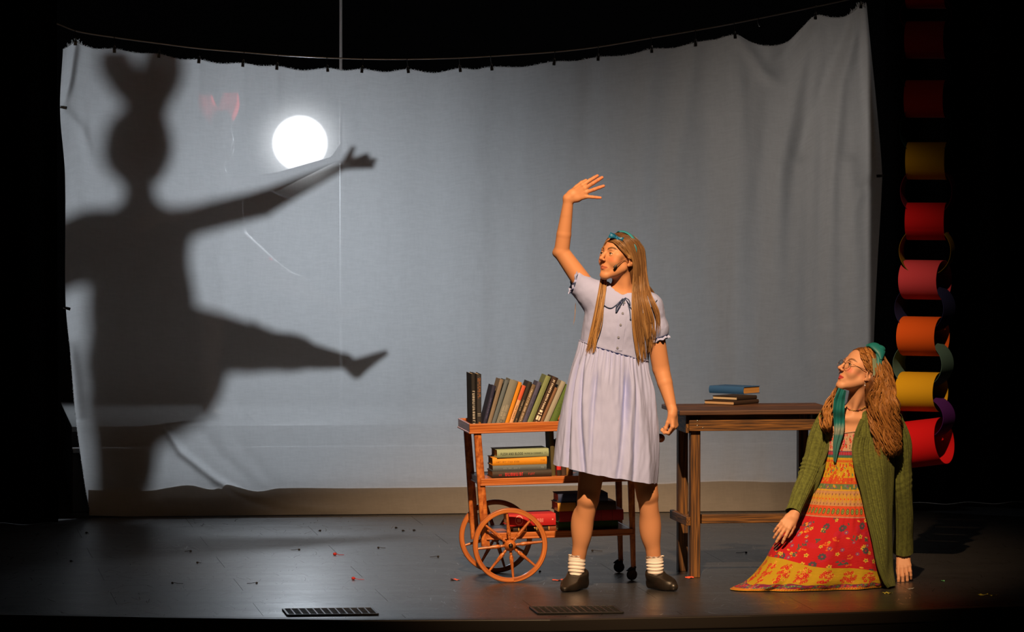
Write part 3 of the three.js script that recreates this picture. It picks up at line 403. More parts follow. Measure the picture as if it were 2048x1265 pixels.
// ---------------------------------------------------------------- wood
const woodTex = (base, dark, n, seedv) => dataTex(512, 128, (u, v) => { const q = fbm(u * 6, v * 26, seedv, 4), s = noise(u * 14, v * 110, seedv + 3), k = clamp(0.5 + n * q + 0.22 * s, 0, 1); return [lerp(dark[0], base[0], k), lerp(dark[1], base[1], k), lerp(dark[2], base[2], k)]; }, true);
const cartTex = woodTex([0.82, 0.52, 0.27], [0.56, 0.29, 0.12], 0.9, 1), tableTex = woodTex([0.62, 0.43, 0.19], [0.20, 0.12, 0.06], 0.85, 11), topTex = woodTex([0.45, 0.32, 0.24], [0.24, 0.16, 0.12], 1.2, 17);
for (const t of [cartTex, tableTex, topTex]) t.wrapS = t.wrapT = THREE.MirroredRepeatWrapping;
const matCart = M({ color: rgb(0.92, 0.86, 0.8), map: cartTex, roughness: 0.38, clearcoat: 0.35, clearcoatRoughness: 0.25 });
const matTable = M({ color: rgb(0.62, 0.6, 0.56), map: tableTex, roughness: 0.55, bumpMap: tableTex, bumpScale: 0.0008 }), matTop = M({ color: rgb(0.75, 0.72, 0.7), map: topTex, roughness: 0.5, bumpMap: topTex, bumpScale: 0.001 });
const matIron = M({ color: rgb(0.03, 0.028, 0.028), roughness: 0.4, metalness: 0.8 }), matRubber = M({ color: rgb(0.012, 0.011, 0.012), roughness: 0.5 });
const lathe = (rows, m = 16) => new THREE.LatheGeometry(rows.map(([r, y]) => new THREE.Vector2(r, y)), m);

// ---------------------------------------------------------------- tea cart
const cartFrame = new THREE.Matrix4(), CART0 = onFloor(1019, 1165.5), CYAW = 7.3 * RAD, TILT = 1.35 * RAD;
cartFrame.compose(CART0, new THREE.Quaternion().setFromEuler(new THREE.Euler(0, CYAW, TILT, 'YXZ')), V(1, 1, 1));
const CY = { tray: 0.7225, mid: 0.487, low: 0.231 };
{
  const c = thing('tea_cart', 'reddish wooden two-wheeled tea cart holding books on three shelves', 'cart', CART0); c.rotation.y = CYAW;
  const tilt = (g) => { g.applyMatrix4(new THREE.Matrix4().makeRotationZ(TILT)); return g; };
  const part = (name, g, mat = matCart, parent = c) => mesh(name, tilt(g), mat, parent);
  const ZB = -0.455;
  // three shelves: a panel inside a moulded frame
  const shelf = (name, x0, x1, y0, y1, yp, lip) => {
    const panel = part(name, moved(box(x1 - x0 - 0.02, 0.010, 0.43, 0.002), (x0 + x1) / 2, yp - 0.005, ZB / 2 - 0.01));
    const h = y1 - y0;
    const railF = (z) => { part('rail', moved(box(x1 - x0, h, 0.014, 0.003), (x0 + x1) / 2, (y0 + y1) / 2, z), matCart, panel); part('moulding', moved(box(x1 - x0 + 0.008, 0.008, 0.02, 0.003), (x0 + x1) / 2, y0 + 0.002, z), matCart, panel); };
    railF(-0.016); railF(ZB - 0.004);
    for (const x of [x0 + 0.006, x1 - 0.006]) { part('rail', moved(box(0.013, h, 0.445, 0.003), x, (y0 + y1) / 2, ZB / 2 - 0.01), matCart, panel); part('moulding', moved(box(0.019, 0.008, 0.45, 0.003), x, y0 + 0.002, ZB / 2 - 0.01), matCart, panel); }
  };
  shelf('tray', -0.170, 0.642, 0.703, 0.748, CY.tray); shelf('middle_shelf', -0.122, 0.60, 0.457, 0.489, CY.mid); shelf('bottom_shelf', -0.098, 0.592, 0.203, 0.232, CY.low);
  // legs, square and tapering
  const leg = (x0, y0, x1, y1, z, w0, w1) => part('leg', sweep([V(x0, y0, z), V(x1, y1, z)], (t, th) => { const k = lerp(w0, w1, t) / 2, a = Math.max(Math.abs(Math.cos(th)), Math.abs(Math.sin(th))); return Math.min(k / a, k * 1.32); }, { seg: 6, round: 24, straight: true }));
  for (const z of [-0.034, ZB + 0.014]) { leg(-0.131, 0.706, -0.105, 0.172, z, 0.034, 0.040); leg(0.590, 0.706, 0.592, 0.044, z, 0.037, 0.022); }
  // big wheels
  const rim = lathe([[0.152, -0.009], [0.154, -0.011], [0.171, -0.012], [0.1755, -0.008], [0.1755, 0.008], [0.171, 0.012], [0.154, 0.011], [0.152, 0.009], [0.152, -0.009]], 72); rim.rotateX(Math.PI / 2);
  const spoke = lathe([[0.0045, 0.0], [0.0062, 0.006], [0.0055, 0.012], [0.0082, 0.016], [0.0055, 0.021], [0.0064, 0.026], [0.0100, 0.034], [0.0092, 0.050], [0.0068, 0.085], [0.0055, 0.125], [0.0050, 0.132]], 14);
  const hub = lathe([[0.001, -0.024], [0.016, -0.024], [0.019, -0.019], [0.026, -0.013], [0.028, 0], [0.026, 0.013], [0.019, 0.019], [0.016, 0.026], [0.011, 0.028]], 28); hub.rotateX(Math.PI / 2);
  const hubCap = lathe([[0.001, 0.038], [0.006, 0.037], [0.0105, 0.033], [0.0115, 0.024]], 20); hubCap.rotateX(Math.PI / 2);
  for (const [z, turn] of [[0.020, 0.10], [ZB - 0.052, 0.28]]) {
    const wh = new THREE.Group(); wh.name = numbered('wheel'); wh.position.set(z < -0.1 ? -0.002 : 0, 0.1755, z); wh.rotation.z = turn; c.add(wh);
    mesh('rim', rim, matCart, wh); mesh('hub', hub, matCart, wh); mesh('hub_cap', hubCap, matIron, wh);
    for (let k = 0; k < 8; k++) { const s = mesh('spoke', spoke, matCart, wh); const a = k * Math.PI / 4; s.position.set(-Math.sin(a) * 0.022, Math.cos(a) * 0.022, 0); s.rotation.z = a; }
  }
  mesh('axle', rod(V(0, 0.1755, 0.03), V(0, 0.1755, ZB - 0.06), 0.008, 0.008, 12), matIron, c);
  for (const z of [-0.05, ZB + 0.03]) mesh('axle_block', moved(box(0.05, 0.05, 0.03, 0.006), 0, 0.187, z), matCart, c);
  // casters
  for (const [z, turn] of [[-0.034, 0.35], [ZB + 0.014, -0.5]]) {
    const g = new THREE.Group(); g.name = numbered('caster'); g.position.set(0.595, 0, z); g.rotation.y = turn; c.add(g);
    const w = lathe([[0.004, -0.010], [0.021, -0.010], [0.0255, -0.006], [0.0265, 0], [0.0255, 0.006], [0.021, 0.010], [0.004, 0.010]], 28); w.rotateX(Math.PI / 2);
    mesh('caster_wheel', moved(w, -0.012, 0.0265, 0), matRubber, g);
    mesh('caster_hood', sweep([V(0.002, 0.066, 0), V(-0.004, 0.056, 0), V(-0.018, 0.058, 0), V(-0.036, 0.046, 0)], (t) => [lerp(0.013, 0.014, t), lerp(0.010, 0.004, t)], { seg: 12, round: 10 }), matRubber, g);
    mesh('caster_stem', rod(V(0, 0.045, 0), V(0, 0.075, 0), 0.008), matIron, g);
  }
  // push handle with turned ends
  const hx = 0.732, hy = 0.653;
  for (const z of [-0.045, ZB + 0.025]) part('handle_arm', sweep([V(0.60, 0.69, z), V(0.64, 0.685, z), V(0.70, 0.665, z), V(hx, hy, z)], () => 0.010, { seg: 14, round: 8 }));
  const bar = lathe([[0.001, -0.245], [0.013, -0.242], [0.020, -0.230], [0.0205, -0.215], [0.013, -0.200], [0.012, -0.19], [0.014, 0], [0.012, 0.19], [0.013, 0.200], [0.0205, 0.215], [0.020, 0.230], [0.013, 0.242], [0.001, 0.245]], 20); bar.rotateX(Math.PI / 2);
  part('handle_bar', moved(bar, hx, hy, ZB / 2 - 0.01));
}

// ---------------------------------------------------------------- books
const pageTex = dataTex(64, 64, (u, v, x, y) => 0.82 + 0.14 * (hash(x, 3, 1) - 0.5) * 1.6, true);
const matPages = M({ color: rgb(0.72, 0.60, 0.42), map: pageTex, roughness: 0.95 }), matPagesTan = M({ color: rgb(0.62, 0.42, 0.24), map: pageTex, roughness: 0.95 }), matPagesGold = M({ color: rgb(0.68, 0.36, 0.10), map: pageTex, roughness: 0.9 });
const clothCol = (c, rough = 0.75) => M({ color: hex(c), roughness: rough });
// spine print: a strip drawn along the spine, top of the book at the right end of the canvas
const spineTex = (c, draw) => canvasTex(512, 80, (g, w, h) => { g.fillStyle = c; g.fillRect(0, 0, w, h); for (let i = 0; i < 500; i++) { g.fillStyle = `rgba(${rnd() < 0.5 ? '0,0,0' : '255,255,255'},${rr(0.01, 0.06)})`; g.fillRect(rnd() * w, rnd() * h, rr(1, 20), rr(1, 2)); } g.textAlign = 'center'; g.textBaseline = 'middle'; draw && draw(g, w, h); });
const say = (t, x, y, size, col, font = 'bold', fam = 'sans-serif', wide = 500) => (g) => { g.fillStyle = col; g.font = `${font} ${size}px ${fam}`; const k = Math.min(1, wide / g.measureText(t).width); g.save(); g.translate(x, y); g.scale(k, 1); g.fillText(t, 0, 0); g.restore(); };
// worn print that cannot be read: a run of short strokes
const worn = (x0, x1, y, size, col, gap = 0.35) => (g) => { g.fillStyle = col; let x = x0, n = 0; while (x < x1) { const w = size * rr(0.25, 0.55), q = rnd(); g.fillRect(x, y - size / 2, size * 0.13, size); if (q < 0.6) g.fillRect(x, y - size / 2 + (q < 0.3 ? 0 : size * 0.42), w, size * 0.15); if (q > 0.3) g.fillRect(x, y + size / 2 - size * 0.15, w, size * 0.15); if (q > 0.5) g.fillRect(x + w - size * 0.13, y - size / 2, size * 0.13, size); x += w + size * 0.18; if (++n % 5 === 0) x += size * gap; } };
// a closed book standing upright: spine to +z, base at y = 0, right side at x = 0
function makeBook(name, label, t, h, d, o) {
  const b = thing(name, label, 'book', null, o.group), cov = o.cover ?? clothCol(o.color), bt = Math.min(0.003, t * 0.18), hingeD = d - 0.004;
  const boards = [moved(box(bt, h, hingeD, 0.001), -bt / 2, h / 2, -hingeD / 2 - 0.002), moved(box(bt, h, hingeD, 0.001), -t + bt / 2, h / 2, -hingeD / 2 - 0.002)];
  mesh('cover', join(boards), cov, b);
  const bow = Math.min(0.006, t * 0.18);
  const pg = join([gridGeo(1, 1, (u, v) => V(lerp(-t + bt, -bt, u), h - 0.004, lerp(-d + 0.004, -0.002, v)), (u, v) => [u, v]), gridGeo(1, 1, (u, v) => V(lerp(-t + bt, -bt, u), 0.003, lerp(-d + 0.004, -0.002, v)), (u, v) => [u, v]), gridGeo(6, 1, (u, v) => V(lerp(-t + bt, -bt, u), lerp(0.003, h - 0.004, v), -d + 0.004 + 0.003 * Math.sin(u * Math.PI)), (u, v) => [u, v]), gridGeo(1, 1, (u, v) => V(lerp(-t + bt, -bt, u), lerp(0.003, h - 0.004, v), -0.003), (u, v) => [u, v])]);
  mesh('pages', pg, o.pages ?? matPages, b);
  const sg = gridGeo(8, 10, (u, v) => { const a = (u - 0.5) * 2; return V(lerp(-t, 0, u), h * v, bow * (1 - a * a)); }, (u, v) => [1 - v, u]);   // the print reads from the head downwards
  const back = gridGeo(8, 1, (u, v) => { const a = (u - 0.5) * 2; return V(lerp(-t, 0, u), h * v, bow * (1 - a * a) - 0.0018); });
  mesh('spine', join([sg, back]), o.spine ? M({ map: spineTex(o.color, (g, w, hh) => o.spine.forEach((f) => f(g, w, hh))), roughness: 0.7 }) : cov, b);
  return b;
}
const place = (b, m) => { m.decompose(b.position, b.quaternion, b.scale); b.updateMatrixWorld(); return b; };
const inCart = (x, y, z, rz = 0, ry = 0) => new THREE.Matrix4().multiplyMatrices(cartFrame, new THREE.Matrix4().compose(V(x, y, z), new THREE.Quaternion().setFromEuler(new THREE.Euler(0, ry, rz, 'YZX')), V(1, 1, 1)));
const CS = 428, cx = (px) => (px - 1019) / CS + 0.016;
{
  const W_ = '#d9d4c8', G1 = 'books leaning in the cart tray';
  const row = [ // right foot px, top right y px, lean degrees, left foot px, colour, print, label, depth
    [959.8, 736, 0.3, 951.5, '#16171b', [worn(160, 500, 40, 46, '#b9bcbc', 0.1)], 'thin black upright book with white capitals, at the tray left end', 0.19],
    [970.4, 737, 1.2, 961.0, '#26262b', [worn(36, 215, 26, 22, '#b5743a'), worn(40, 225, 56, 18, '#a5683a'), (g) => { g.fillStyle = '#9a9c9a'; g.fillRect(372, 12, 8, 56); g.fillRect(392, 12, 5, 56); g.fillStyle = '#b87a28'; g.fillRect(454, 16, 34, 14); g.fillRect(450, 38, 40, 10); }], 'charcoal upright book with small orange lettering, second in the tray', 0.19],
    [980.6, 762, 15.4, 972.4, '#1d2244', [worn(150, 400, 40, 20, '#5a6090')], 'dark navy leaning book, first of the leaning row', 0.15],
    [989.2, 750, 17.4, 981.4, '#7d7367', [worn(120, 300, 40, 20, '#655c52')], 'beige grey leaning book right of the navy one', 0.15],
    [997.8, 752, 18.8, 988.8, '#5b6a77', [], 'plain blue grey leaning book, thin', 0.155],
    [1016, 754, 19.4, 998.0, '#767c7a', [worn(270, 420, 26, 26, '#a3a49c'), worn(290, 400, 56, 18, '#a3a49c'), (g) => { g.strokeStyle = '#3a3a38'; g.lineWidth = 4; g.strokeRect(440, 26, 26, 28); }], 'wide grey leaning book, thickest of the row', 0.155],
    [1024.4, 757, 19.8, 1016.6, '#d08a1c', [], 'bright orange yellow leaning book in the tray', 0.14],
    [1032.6, 764, 21, 1024.9, '#cfa47c', [(g) => { g.fillStyle = '#c9583a'; g.fillRect(0, 0, 180, 80); }, say('THE TABLE', 330, 42, 34, '#3a2c24', 'bold', 'sans-serif', 200)], 'salmon and cream leaning book with dark title', 0.14],
    [1041.8, 757, 21.6, 1033.1, '#23201f', [worn(210, 330, 42, 24, '#a9a294'), worn(420, 480, 42, 22, '#a08a70')], 'black leaning book beside the salmon one', 0.15],
    [1050.7, 763, 22, 1042.3, '#6d5f4e', [worn(60, 330, 40, 34, '#cfc3aa'), worn(350, 440, 40, 26, '#e2d8c4', 0)], 'tan brown leaning book with pale block letters', 0.14],
    [1060, 758, 22.3, 1051.2, '#484b6c', [worn(150, 400, 40, 30, '#2f3150')], 'blue purple leaning book left of the green one', 0.14],
    [1071.8, 747, 23.6, 1060.6, '#76875c', [(g) => { for (let i = 0; i < 300; i++) { g.fillStyle = rnd() < 0.5 ? '#6a7d50' : '#8c9a70'; g.fillRect(rnd() * 512, rnd() * 80, 3, 3); } g.strokeStyle = '#a9b48c'; g.lineWidth = 2; g.beginPath(); g.moveTo(20, 10); g.lineTo(490, 10); g.moveTo(20, 70); g.lineTo(490, 70); g.stroke(); }], 'speckled green leaning book left of the dark brown one', 0.16],
    [1086.2, 750, 24.6, 1072.4, '#33221a', [say('IT STARTS WITH FOOD', 186, 42, 34, '#eee6d8', 'bold', 'sans-serif', 312), (g) => { g.fillStyle = '#eee6d8'; g.fillRect(350, 20, 22, 40); g.fillRect(382, 16, 14, 18); g.fillRect(382, 44, 14, 20); g.fillRect(410, 12, 44, 22); g.fillRect(410, 42, 44, 24); g.beginPath(); g.arc(478, 44, 8, 0, 7); g.fill(); }], 'dark brown leaning book titled IT STARTS WITH FOOD', 0.17],
    [1093.2, 770, 24.8, 1086.8, '#7a5c46', [], 'thin brown leaning book with a cream stripe', 0.14],
    [1104.8, 759, 25, 1093.8, '#989a92', [], 'pale grey leaning book near the blue dress', 0.15],
    [1121, 768, 25.4, 1105.4, '#4d6b2e', [worn(150, 330, 40, 26, '#3a5222')], 'leafy green leaning book, last before the dress', 0.15],
  ];
  row.forEach(([xr, yt, lean, xl, color, spine, label, d], i) => {
    const pv = i ? row[i - 1] : null, x0 = pv ? Math.max(xl, pv[0] + 0.5 + (i === 2 ? 2 : 0)) : xl, a = lean * RAD, t = Math.max(0.007, (xr - x0) / CS * Math.cos(a) * 0.97), L = (846 - yt) / CS / Math.cos(a) - (i < 2 ? 0 : t * Math.tan(a) * 0);
    // lettering starts at the head: canvas x grows from the head of the spine to the foot
    const b = makeBook('book', label, t, L, d, { color, spine: spine.length ? spine : null, group: G1, cover: clothCol(color) });
    place(b, inCart(cx(xr) - 0.02 + (i < 2 ? 0.009 : 0.004), CY.tray + 0.0006, i < 2 ? -0.055 : -0.05, -a, 0));
  });
}
// a book lying flat: base at y = 0, spine towards +z, from x = 0 to x = L
function lyingBook(name, label, L, t, d, o) {
  const b = makeBook(name, label, t, L, d, o);                       // stand it up, then lay it down with its head to the left
  return { b, m: new THREE.Matrix4().makeRotationZ(Math.PI / 2).premultiply(new THREE.Matrix4().makeTranslation(L, t, 0)) };
}
function lay(name, label, xl, xr, y0, t, d, z, o, ry = 0, base = inCart) { const L = xr - xl, q = lyingBook(name, label, L, t, d, o); // after the turn the book spans x 0..L and y 0..t
  const m = base(xl, y0, z, 0, ry).multiply(q.m); return place(q.b, m); }
{
  const midX = (p) => (p - 1019) / CS + 0.012, G2 = 'books lying on the middle shelf', G3 = 'books lying on the bottom shelf';
  let y = CY.mid + 0.0006;
  const stack = (rows, X, group, y0, S) => { let yy = y0; for (const [xl, xr, t, color, spine, label, d, z, ry, pages] of rows) { lay('book', label, X(xl), X(xr), yy, t, d, z, { color, spine, group, pages, cover: clothCol(color) }, ry ?? 0); yy += t + 0.0006; } };
  // the print of a lying book runs from its left end, so canvas x = 0 is at the left
  stack([
    [987, 1107, 0.031, '#2e2622', [worn(110, 270, 40, 40, '#d0242c', 0.1), worn(310, 360, 40, 26, '#b0262a', 0), worn(56, 72, 44, 24, '#a32426')], 'dark flat book with red lettering, bottom of the middle shelf stack', 0.21, -0.05],
    [988, 1097, 0.026, '#56646d', [worn(100, 260, 42, 14, '#7f9098', 0.8), worn(462, 478, 40, 20, '#8fa0a8')], 'blue grey flat book, second from the stack bottom', 0.19, -0.05],
    [988, 1098, 0.036, '#d8921a', [worn(36, 250, 44, 16, '#8a5c14', 0.6), worn(452, 486, 36, 18, '#8a5c14')], 'orange yellow flat book below the pale green one', 0.19, -0.055],
    [997, 1102, 0.037, '#91a588', [say('FLESH AND BLOOD', 146, 44, 38, '#26302a', 'bold', 'sans-serif', 226), say('PATRICIA CORNWELL', 362, 45, 25, '#2e3a32', 'bold', 'sans-serif', 184), say('9|', 482, 42, 24, '#4e5c50', 'normal')], 'pale green flat book titled FLESH AND BLOOD, topmost of its stack', 0.19, -0.045, 0.03],
  ], midX, G2, y);
  stack([
    [1027, 1114, 0.026, '#2a1d18', [(g) => { for (const x of [60, 150, 250, 275, 300, 330, 420]) { g.fillStyle = '#c9a24a'; g.fillRect(x, 12, 12, 56); } g.fillStyle = '#7c3f20'; g.fillRect(430, 0, 82, 80); }], 'dark flat book with gold spine marks, under the thick red book', 0.20, -0.06],
    [1018, 1113, 0.055, '#b3141d', [(g) => { g.strokeStyle = '#e8b0a4'; g.lineWidth = 5; g.beginPath(); g.ellipse(110, 40, 40, 30, 0, 0, 7); g.stroke(); g.fillStyle = '#e8b0a4'; g.font = 'bold 30px serif'; g.fillRect(92, 30, 8, 22); g.fillRect(106, 30, 8, 22); g.fillRect(120, 30, 8, 22); g.fillRect(470, 36, 14, 8); }, worn(310, 370, 44, 26, '#e0a49a')], 'thick red flat book behind the front cart wheel', 0.20, -0.045, 0.02],
  ], midX, G3, CY.low + 0.0006);
  stack([
    [1118, 1240, 0.038, '#2c5a2c', null, 'green flat book at the bottom of the right hand stack', 0.20, -0.06],
    [1121, 1251, 0.050, '#98182c', [(g) => { g.fillStyle = '#6a0c1c'; g.fillRect(330, 0, 5, 80); g.fillRect(420, 0, 4, 80); }], 'thick crimson flat book on the green one', 0.22, -0.055],
    [1117, 1236, 0.040, '#7a4a18', [(g) => { g.fillStyle = '#b5842a'; g.fillRect(0, 0, 160, 80); g.fillStyle = '#2a1a10'; g.fillRect(160, 0, 352, 80); }], 'yellow and brown flat book under the blue one', 0.20, -0.045, 0.02, matPagesTan],
    [1119, 1220, 0.040, '#22335c', null, 'blue flat book on top of the bottom shelf stack', 0.19, -0.055],
  ], midX, G3, CY.low + 0.0006);
  const up = [ // upright books on the middle shelf, half hidden by the dress
    [1117.6, 868, -1.2, 1109, '#4a4526', null, 'olive upright book on the middle shelf beside the stack', 0.16, -0.10],
    [1128, 886, 0, 1119, '#8a1418', [(g) => { g.fillStyle = '#c01a20'; g.fillRect(0, 0, 512, 80); g.fillStyle = '#201814'; g.fillRect(430, 0, 82, 80); }], 'red upright book with dark foot, right of the olive one', 0.16, -0.08],
    [1138, 904, 0, 1128.6, '#3a2a22', null, 'brown upright book half hidden by the dress hem', 0.16, -0.08],
    [1152, 900, 0, 1138.6, '#8a6a3a', null, 'tan upright book behind the dress hem', 0.16, -0.08],
  ];
  for (const [xr, yt, lean, xl, color, spine, label, d, z] of up) { const a = lean * RAD; const b = makeBook('book', label, (xr - xl) / CS * 0.97, (957 - yt) / CS, d, { color, spine, group: 'upright books on the middle shelf', cover: clothCol(color) }); place(b, inCart(midX(xr), CY.mid + 0.0006, z, -a)); }
}

// ---------------------------------------------------------------- wooden table with its three books
const TAB0 = onFloor(1391, 1156.5), TYAW = 8 * RAD, TOPY = 0.795;
const tabFrame = new THREE.Matrix4().compose(TAB0, new THREE.Quaternion().setFromEuler(new THREE.Euler(0, TYAW, 0)), V(1, 1, 1));
{
  const t = thing('wooden_table', 'rough dark-stained wooden table of boards with square legs', 'table', TAB0); t.rotation.y = TYAW;
  const uvx = (g, s = 1) => { const u = g.attributes.uv, k = rnd(), q = rnd(); for (let i = 0; i < u.count; i++) u.setXY(i, u.getX(i) * s + k, u.getY(i) * 0.45 + q); return g; };
  const board = (name, w, h, d, x, y, z, mat = matTable, r = 0.003) => mesh(name, moved(uvx(box(w, h, d, r)), x, y, z), mat, t);
  const upright = (x, z) => { const g = uvx(box(0.69, 0.048, 0.075, 0.004)); g.rotateZ(Math.PI / 2); mesh('leg', moved(g, x, 0.345 + 0.0005, z), matTable, t); };
  const leg = (x, z, h) => { const g = uvx(box(h, 0.047, 0.06, 0.004)); g.rotateZ(Math.PI / 2); mesh('leg', moved(g, x, h / 2, z), matTable, t); };
  for (const x of [0, 0.585]) { leg(x, -0.03, 0.77); leg(x, -0.37, 0.77); }
  const w = 0.755, xm = -0.083 + w / 2;
  [[0.058, 0.186], [-0.130, 0.188], [-0.320, 0.186]].forEach(([z0, d], i) => board('plank', w, 0.022, d - 0.003, xm + (i - 1) * 0.004, TOPY - 0.011 - (i === 1 ? 0.0008 : 0), z0 - d / 2, matTop, 0.004));
  board('apron', 0.655, 0.052, 0.022, 0.292, 0.722, 0.014); board('apron', 0.655, 0.052, 0.022, 0.292, 0.735, -0.412);
  board('side_apron', 0.022, 0.085, 0.40, -0.036, 0.728, -0.20); board('side_apron', 0.022, 0.085, 0.40, 0.621, 0.728, -0.20);
  board('side_stretcher', 0.022, 0.042, 0.46, -0.036, 0.268, -0.22); board('side_stretcher', 0.022, 0.042, 0.46, 0.621, 0.268, -0.22);
  board('stretcher', 0.655, 0.043, 0.03, 0.292, 0.262, -0.21);
  const nail = new THREE.SphereGeometry(0.0035, 8, 6); for (const [x, y, z] of [[0.004, 0.722, 0.0255], [0.004, 0.745, 0.0255], [0.03, 0.712, 0.0255]]) { const m = mesh('nail', nail, matSteel, t); m.position.set(x, y, z); m.scale.z = 0.4; }
  const inTab = (x, y, z, rz = 0, ry = 0) => new THREE.Matrix4().multiplyMatrices(tabFrame, new THREE.Matrix4().compose(V(x, y, z), new THREE.Quaternion().setFromEuler(new THREE.Euler(0, ry, 0)), V(1, 1, 1)));
  const onTop = (px, py, y) => { const p = onPlane(px, py, V(0, y, 0), V(0, 1, 0)); return p.applyMatrix4(new THREE.Matrix4().copy(tabFrame).invert()); };
  const G = 'books stacked on the wooden table';
  const stackBook = (label, corner, y, L, th, d, turn, o) => { // corner: the near corner, in table coordinates; the spine runs from it to the left (or the right, if o.rightSpine)
    const q = lyingBook('book', label, L, th, d, { ...o, group: G }); const m = inTab(0, 0, 0).multiply(new THREE.Matrix4().compose(V(corner.x, y, corner.z), new THREE.Quaternion().setFromEuler(new THREE.Euler(0, turn, 0)), V(1, 1, 1))).multiply(new THREE.Matrix4().makeTranslation(o.fromLeft ? 0 : -L, 0, 0)).multiply(q.m); place(q.b, m); };
  stackBook('cream-edged brown book, bottom of the stack on the table', onTop(1467, 811.5, TOPY), TOPY + 0.0008, 0.215, 0.020, 0.172, 0.80, { color: '#30211a', pages: matPagesTan, fromLeft: true });
  stackBook('thin cream-edged dark book, middle of the stack on the table', onTop(1473, 810.5, TOPY), TOPY + 0.0216, 0.155, 0.019, 0.150, 0.72, { color: '#241a16', pages: matPages, fromLeft: true });
  stackBook('blue clothbound book, top of the stack on the table', onTop(1488, 806.5, TOPY), TOPY + 0.0414, 0.205, 0.036, 0.135, -0.80, { color: '#1f5088', pages: matPagesGold });
}

// ---------------------------------------------------------------- the paper chain
{
  const CZ = -1.5, c = thing('paper_chain', 'large colourful paper chain hanging before the black curtain at right', 'paper chain', at(1855, 0, CZ)), S = FPX / (EYE.z - CZ);
  const paper = (col) => M({ color: hex(col), roughness: 0.85, specularIntensity: 0.3 });
  const O = at(1855, 0, CZ);
  function link(label, px, py, ry_, rz_, width, col, yaw, tip, depthR) { // an oval paper loop: ry_ half height, rz_ half depth, width along its axis
    const g = new THREE.LatheGeometry([[1, -0.5], [1, 0.5], [0.988, 0.5], [0.988, -0.5], [1, -0.5]].map(([r, y]) => new THREE.Vector2(r, y)), 56); g.rotateZ(Math.PI / 2);   // axis along x
    g.scale(width, ry_, rz_); g.computeVertexNormals();
    const m = mesh('paper_link', toCreasedNormals(g, 0.7), paper(col), c), p = at(px, py, CZ); m.position.copy(p).sub(O); m.rotation.set(0, yaw, tip, 'YZX'); m.userData.label = label;
  }
  const rows = [[-215, 1855, '#6a1010', 'dark red'], [-95, 1855, '#8f5a12', 'amber'], [-20, 1854, '#a31212', 'red'], [80, 1853, '#8a1a1e', 'maroon'], [198, 1852, '#b02c16', 'orange red'], [322, 1855, '#b0921c', 'yellow'], [443, 1854, '#b3101a', 'red'], [560, 1850, '#b54052', 'pink'], [673, 1846, '#c4541a', 'orange'], [784, 1843, '#c0981a', 'golden yellow'], [886, 1852, '#b81019', 'red']];
  const between = ['#2a3a5a', '#3a5a3a', '#5a2a5a', '#24454e', '#1c4a55', '#6a1a3a', '#7d6a1c', '#1e2450', '#4d6f70', '#4c1f72'];
  const bn = ['navy', 'green', 'plum', 'slate', 'dark teal', 'wine', 'olive', 'navy blue', 'grey teal', 'purple'];
  rows.forEach(([y, x, col, n], i) => { const last = i === rows.length - 1, k = i > 6; link(`${n} link`, x, y, (last ? 47 : i > 6 ? 39.5 : 37.5) / S, (last ? 50 : 47) / S, (k ? 80 : 78) / S, col, -(k ? 0.42 : 0.20) - (last ? 0.06 : 0), last ? 0.14 : 0);
    if (i + 1 < rows.length) { const y2 = rows[i + 1][0]; link(`${bn[i]} link`, (x + rows[i + 1][1]) / 2 + 2, (y + y2) / 2, ((y2 - y) / 2 - 37.5 + 30) / S, 52 / S, 72 / S, between[i], -(k ? 0.42 : 0.20) + Math.PI / 2, 0); } });
  mesh('thread', rod(V(0, 0.5, 0), V(0, 3.6, 0), 0.0015), M({ color: rgb(0.1, 0.1, 0.1) }), c);
}

// ---------------------------------------------------------------- people: shared anatomy
const frameOf = (p, yaw, pitch, roll, s = 1) => { const m = new THREE.Matrix4().compose(p, new THREE.Quaternion().setFromEuler(new THREE.Euler(-pitch * RAD, yaw * RAD, roll * RAD, 'YXZ')), V(s, s, s)), inv = new THREE.Matrix4().copy(m).invert(), e = inv.elements;
  return { m, inv, s, w: (x, y, z) => V(x, y, z).applyMatrix4(m), l: (p2) => V().copy(p2).applyMatrix4(inv), wrap: (f, c, r) => (x, y, z) => { const X = e[0] * x + e[4] * y + e[8] * z + e[12], Y = e[1] * x + e[5] * y + e[9] * z + e[13], Z = e[2] * x + e[6] * y + e[10] * z + e[14]; if (r) { const q = Math.hypot(X - c.x, Y - c.y, Z - c.z) - r; if (q > 0.06) return q * s; } return f(X, Y, Z) * s; } }; };
const EYEC = [0.031, -0.001, 0.0735];
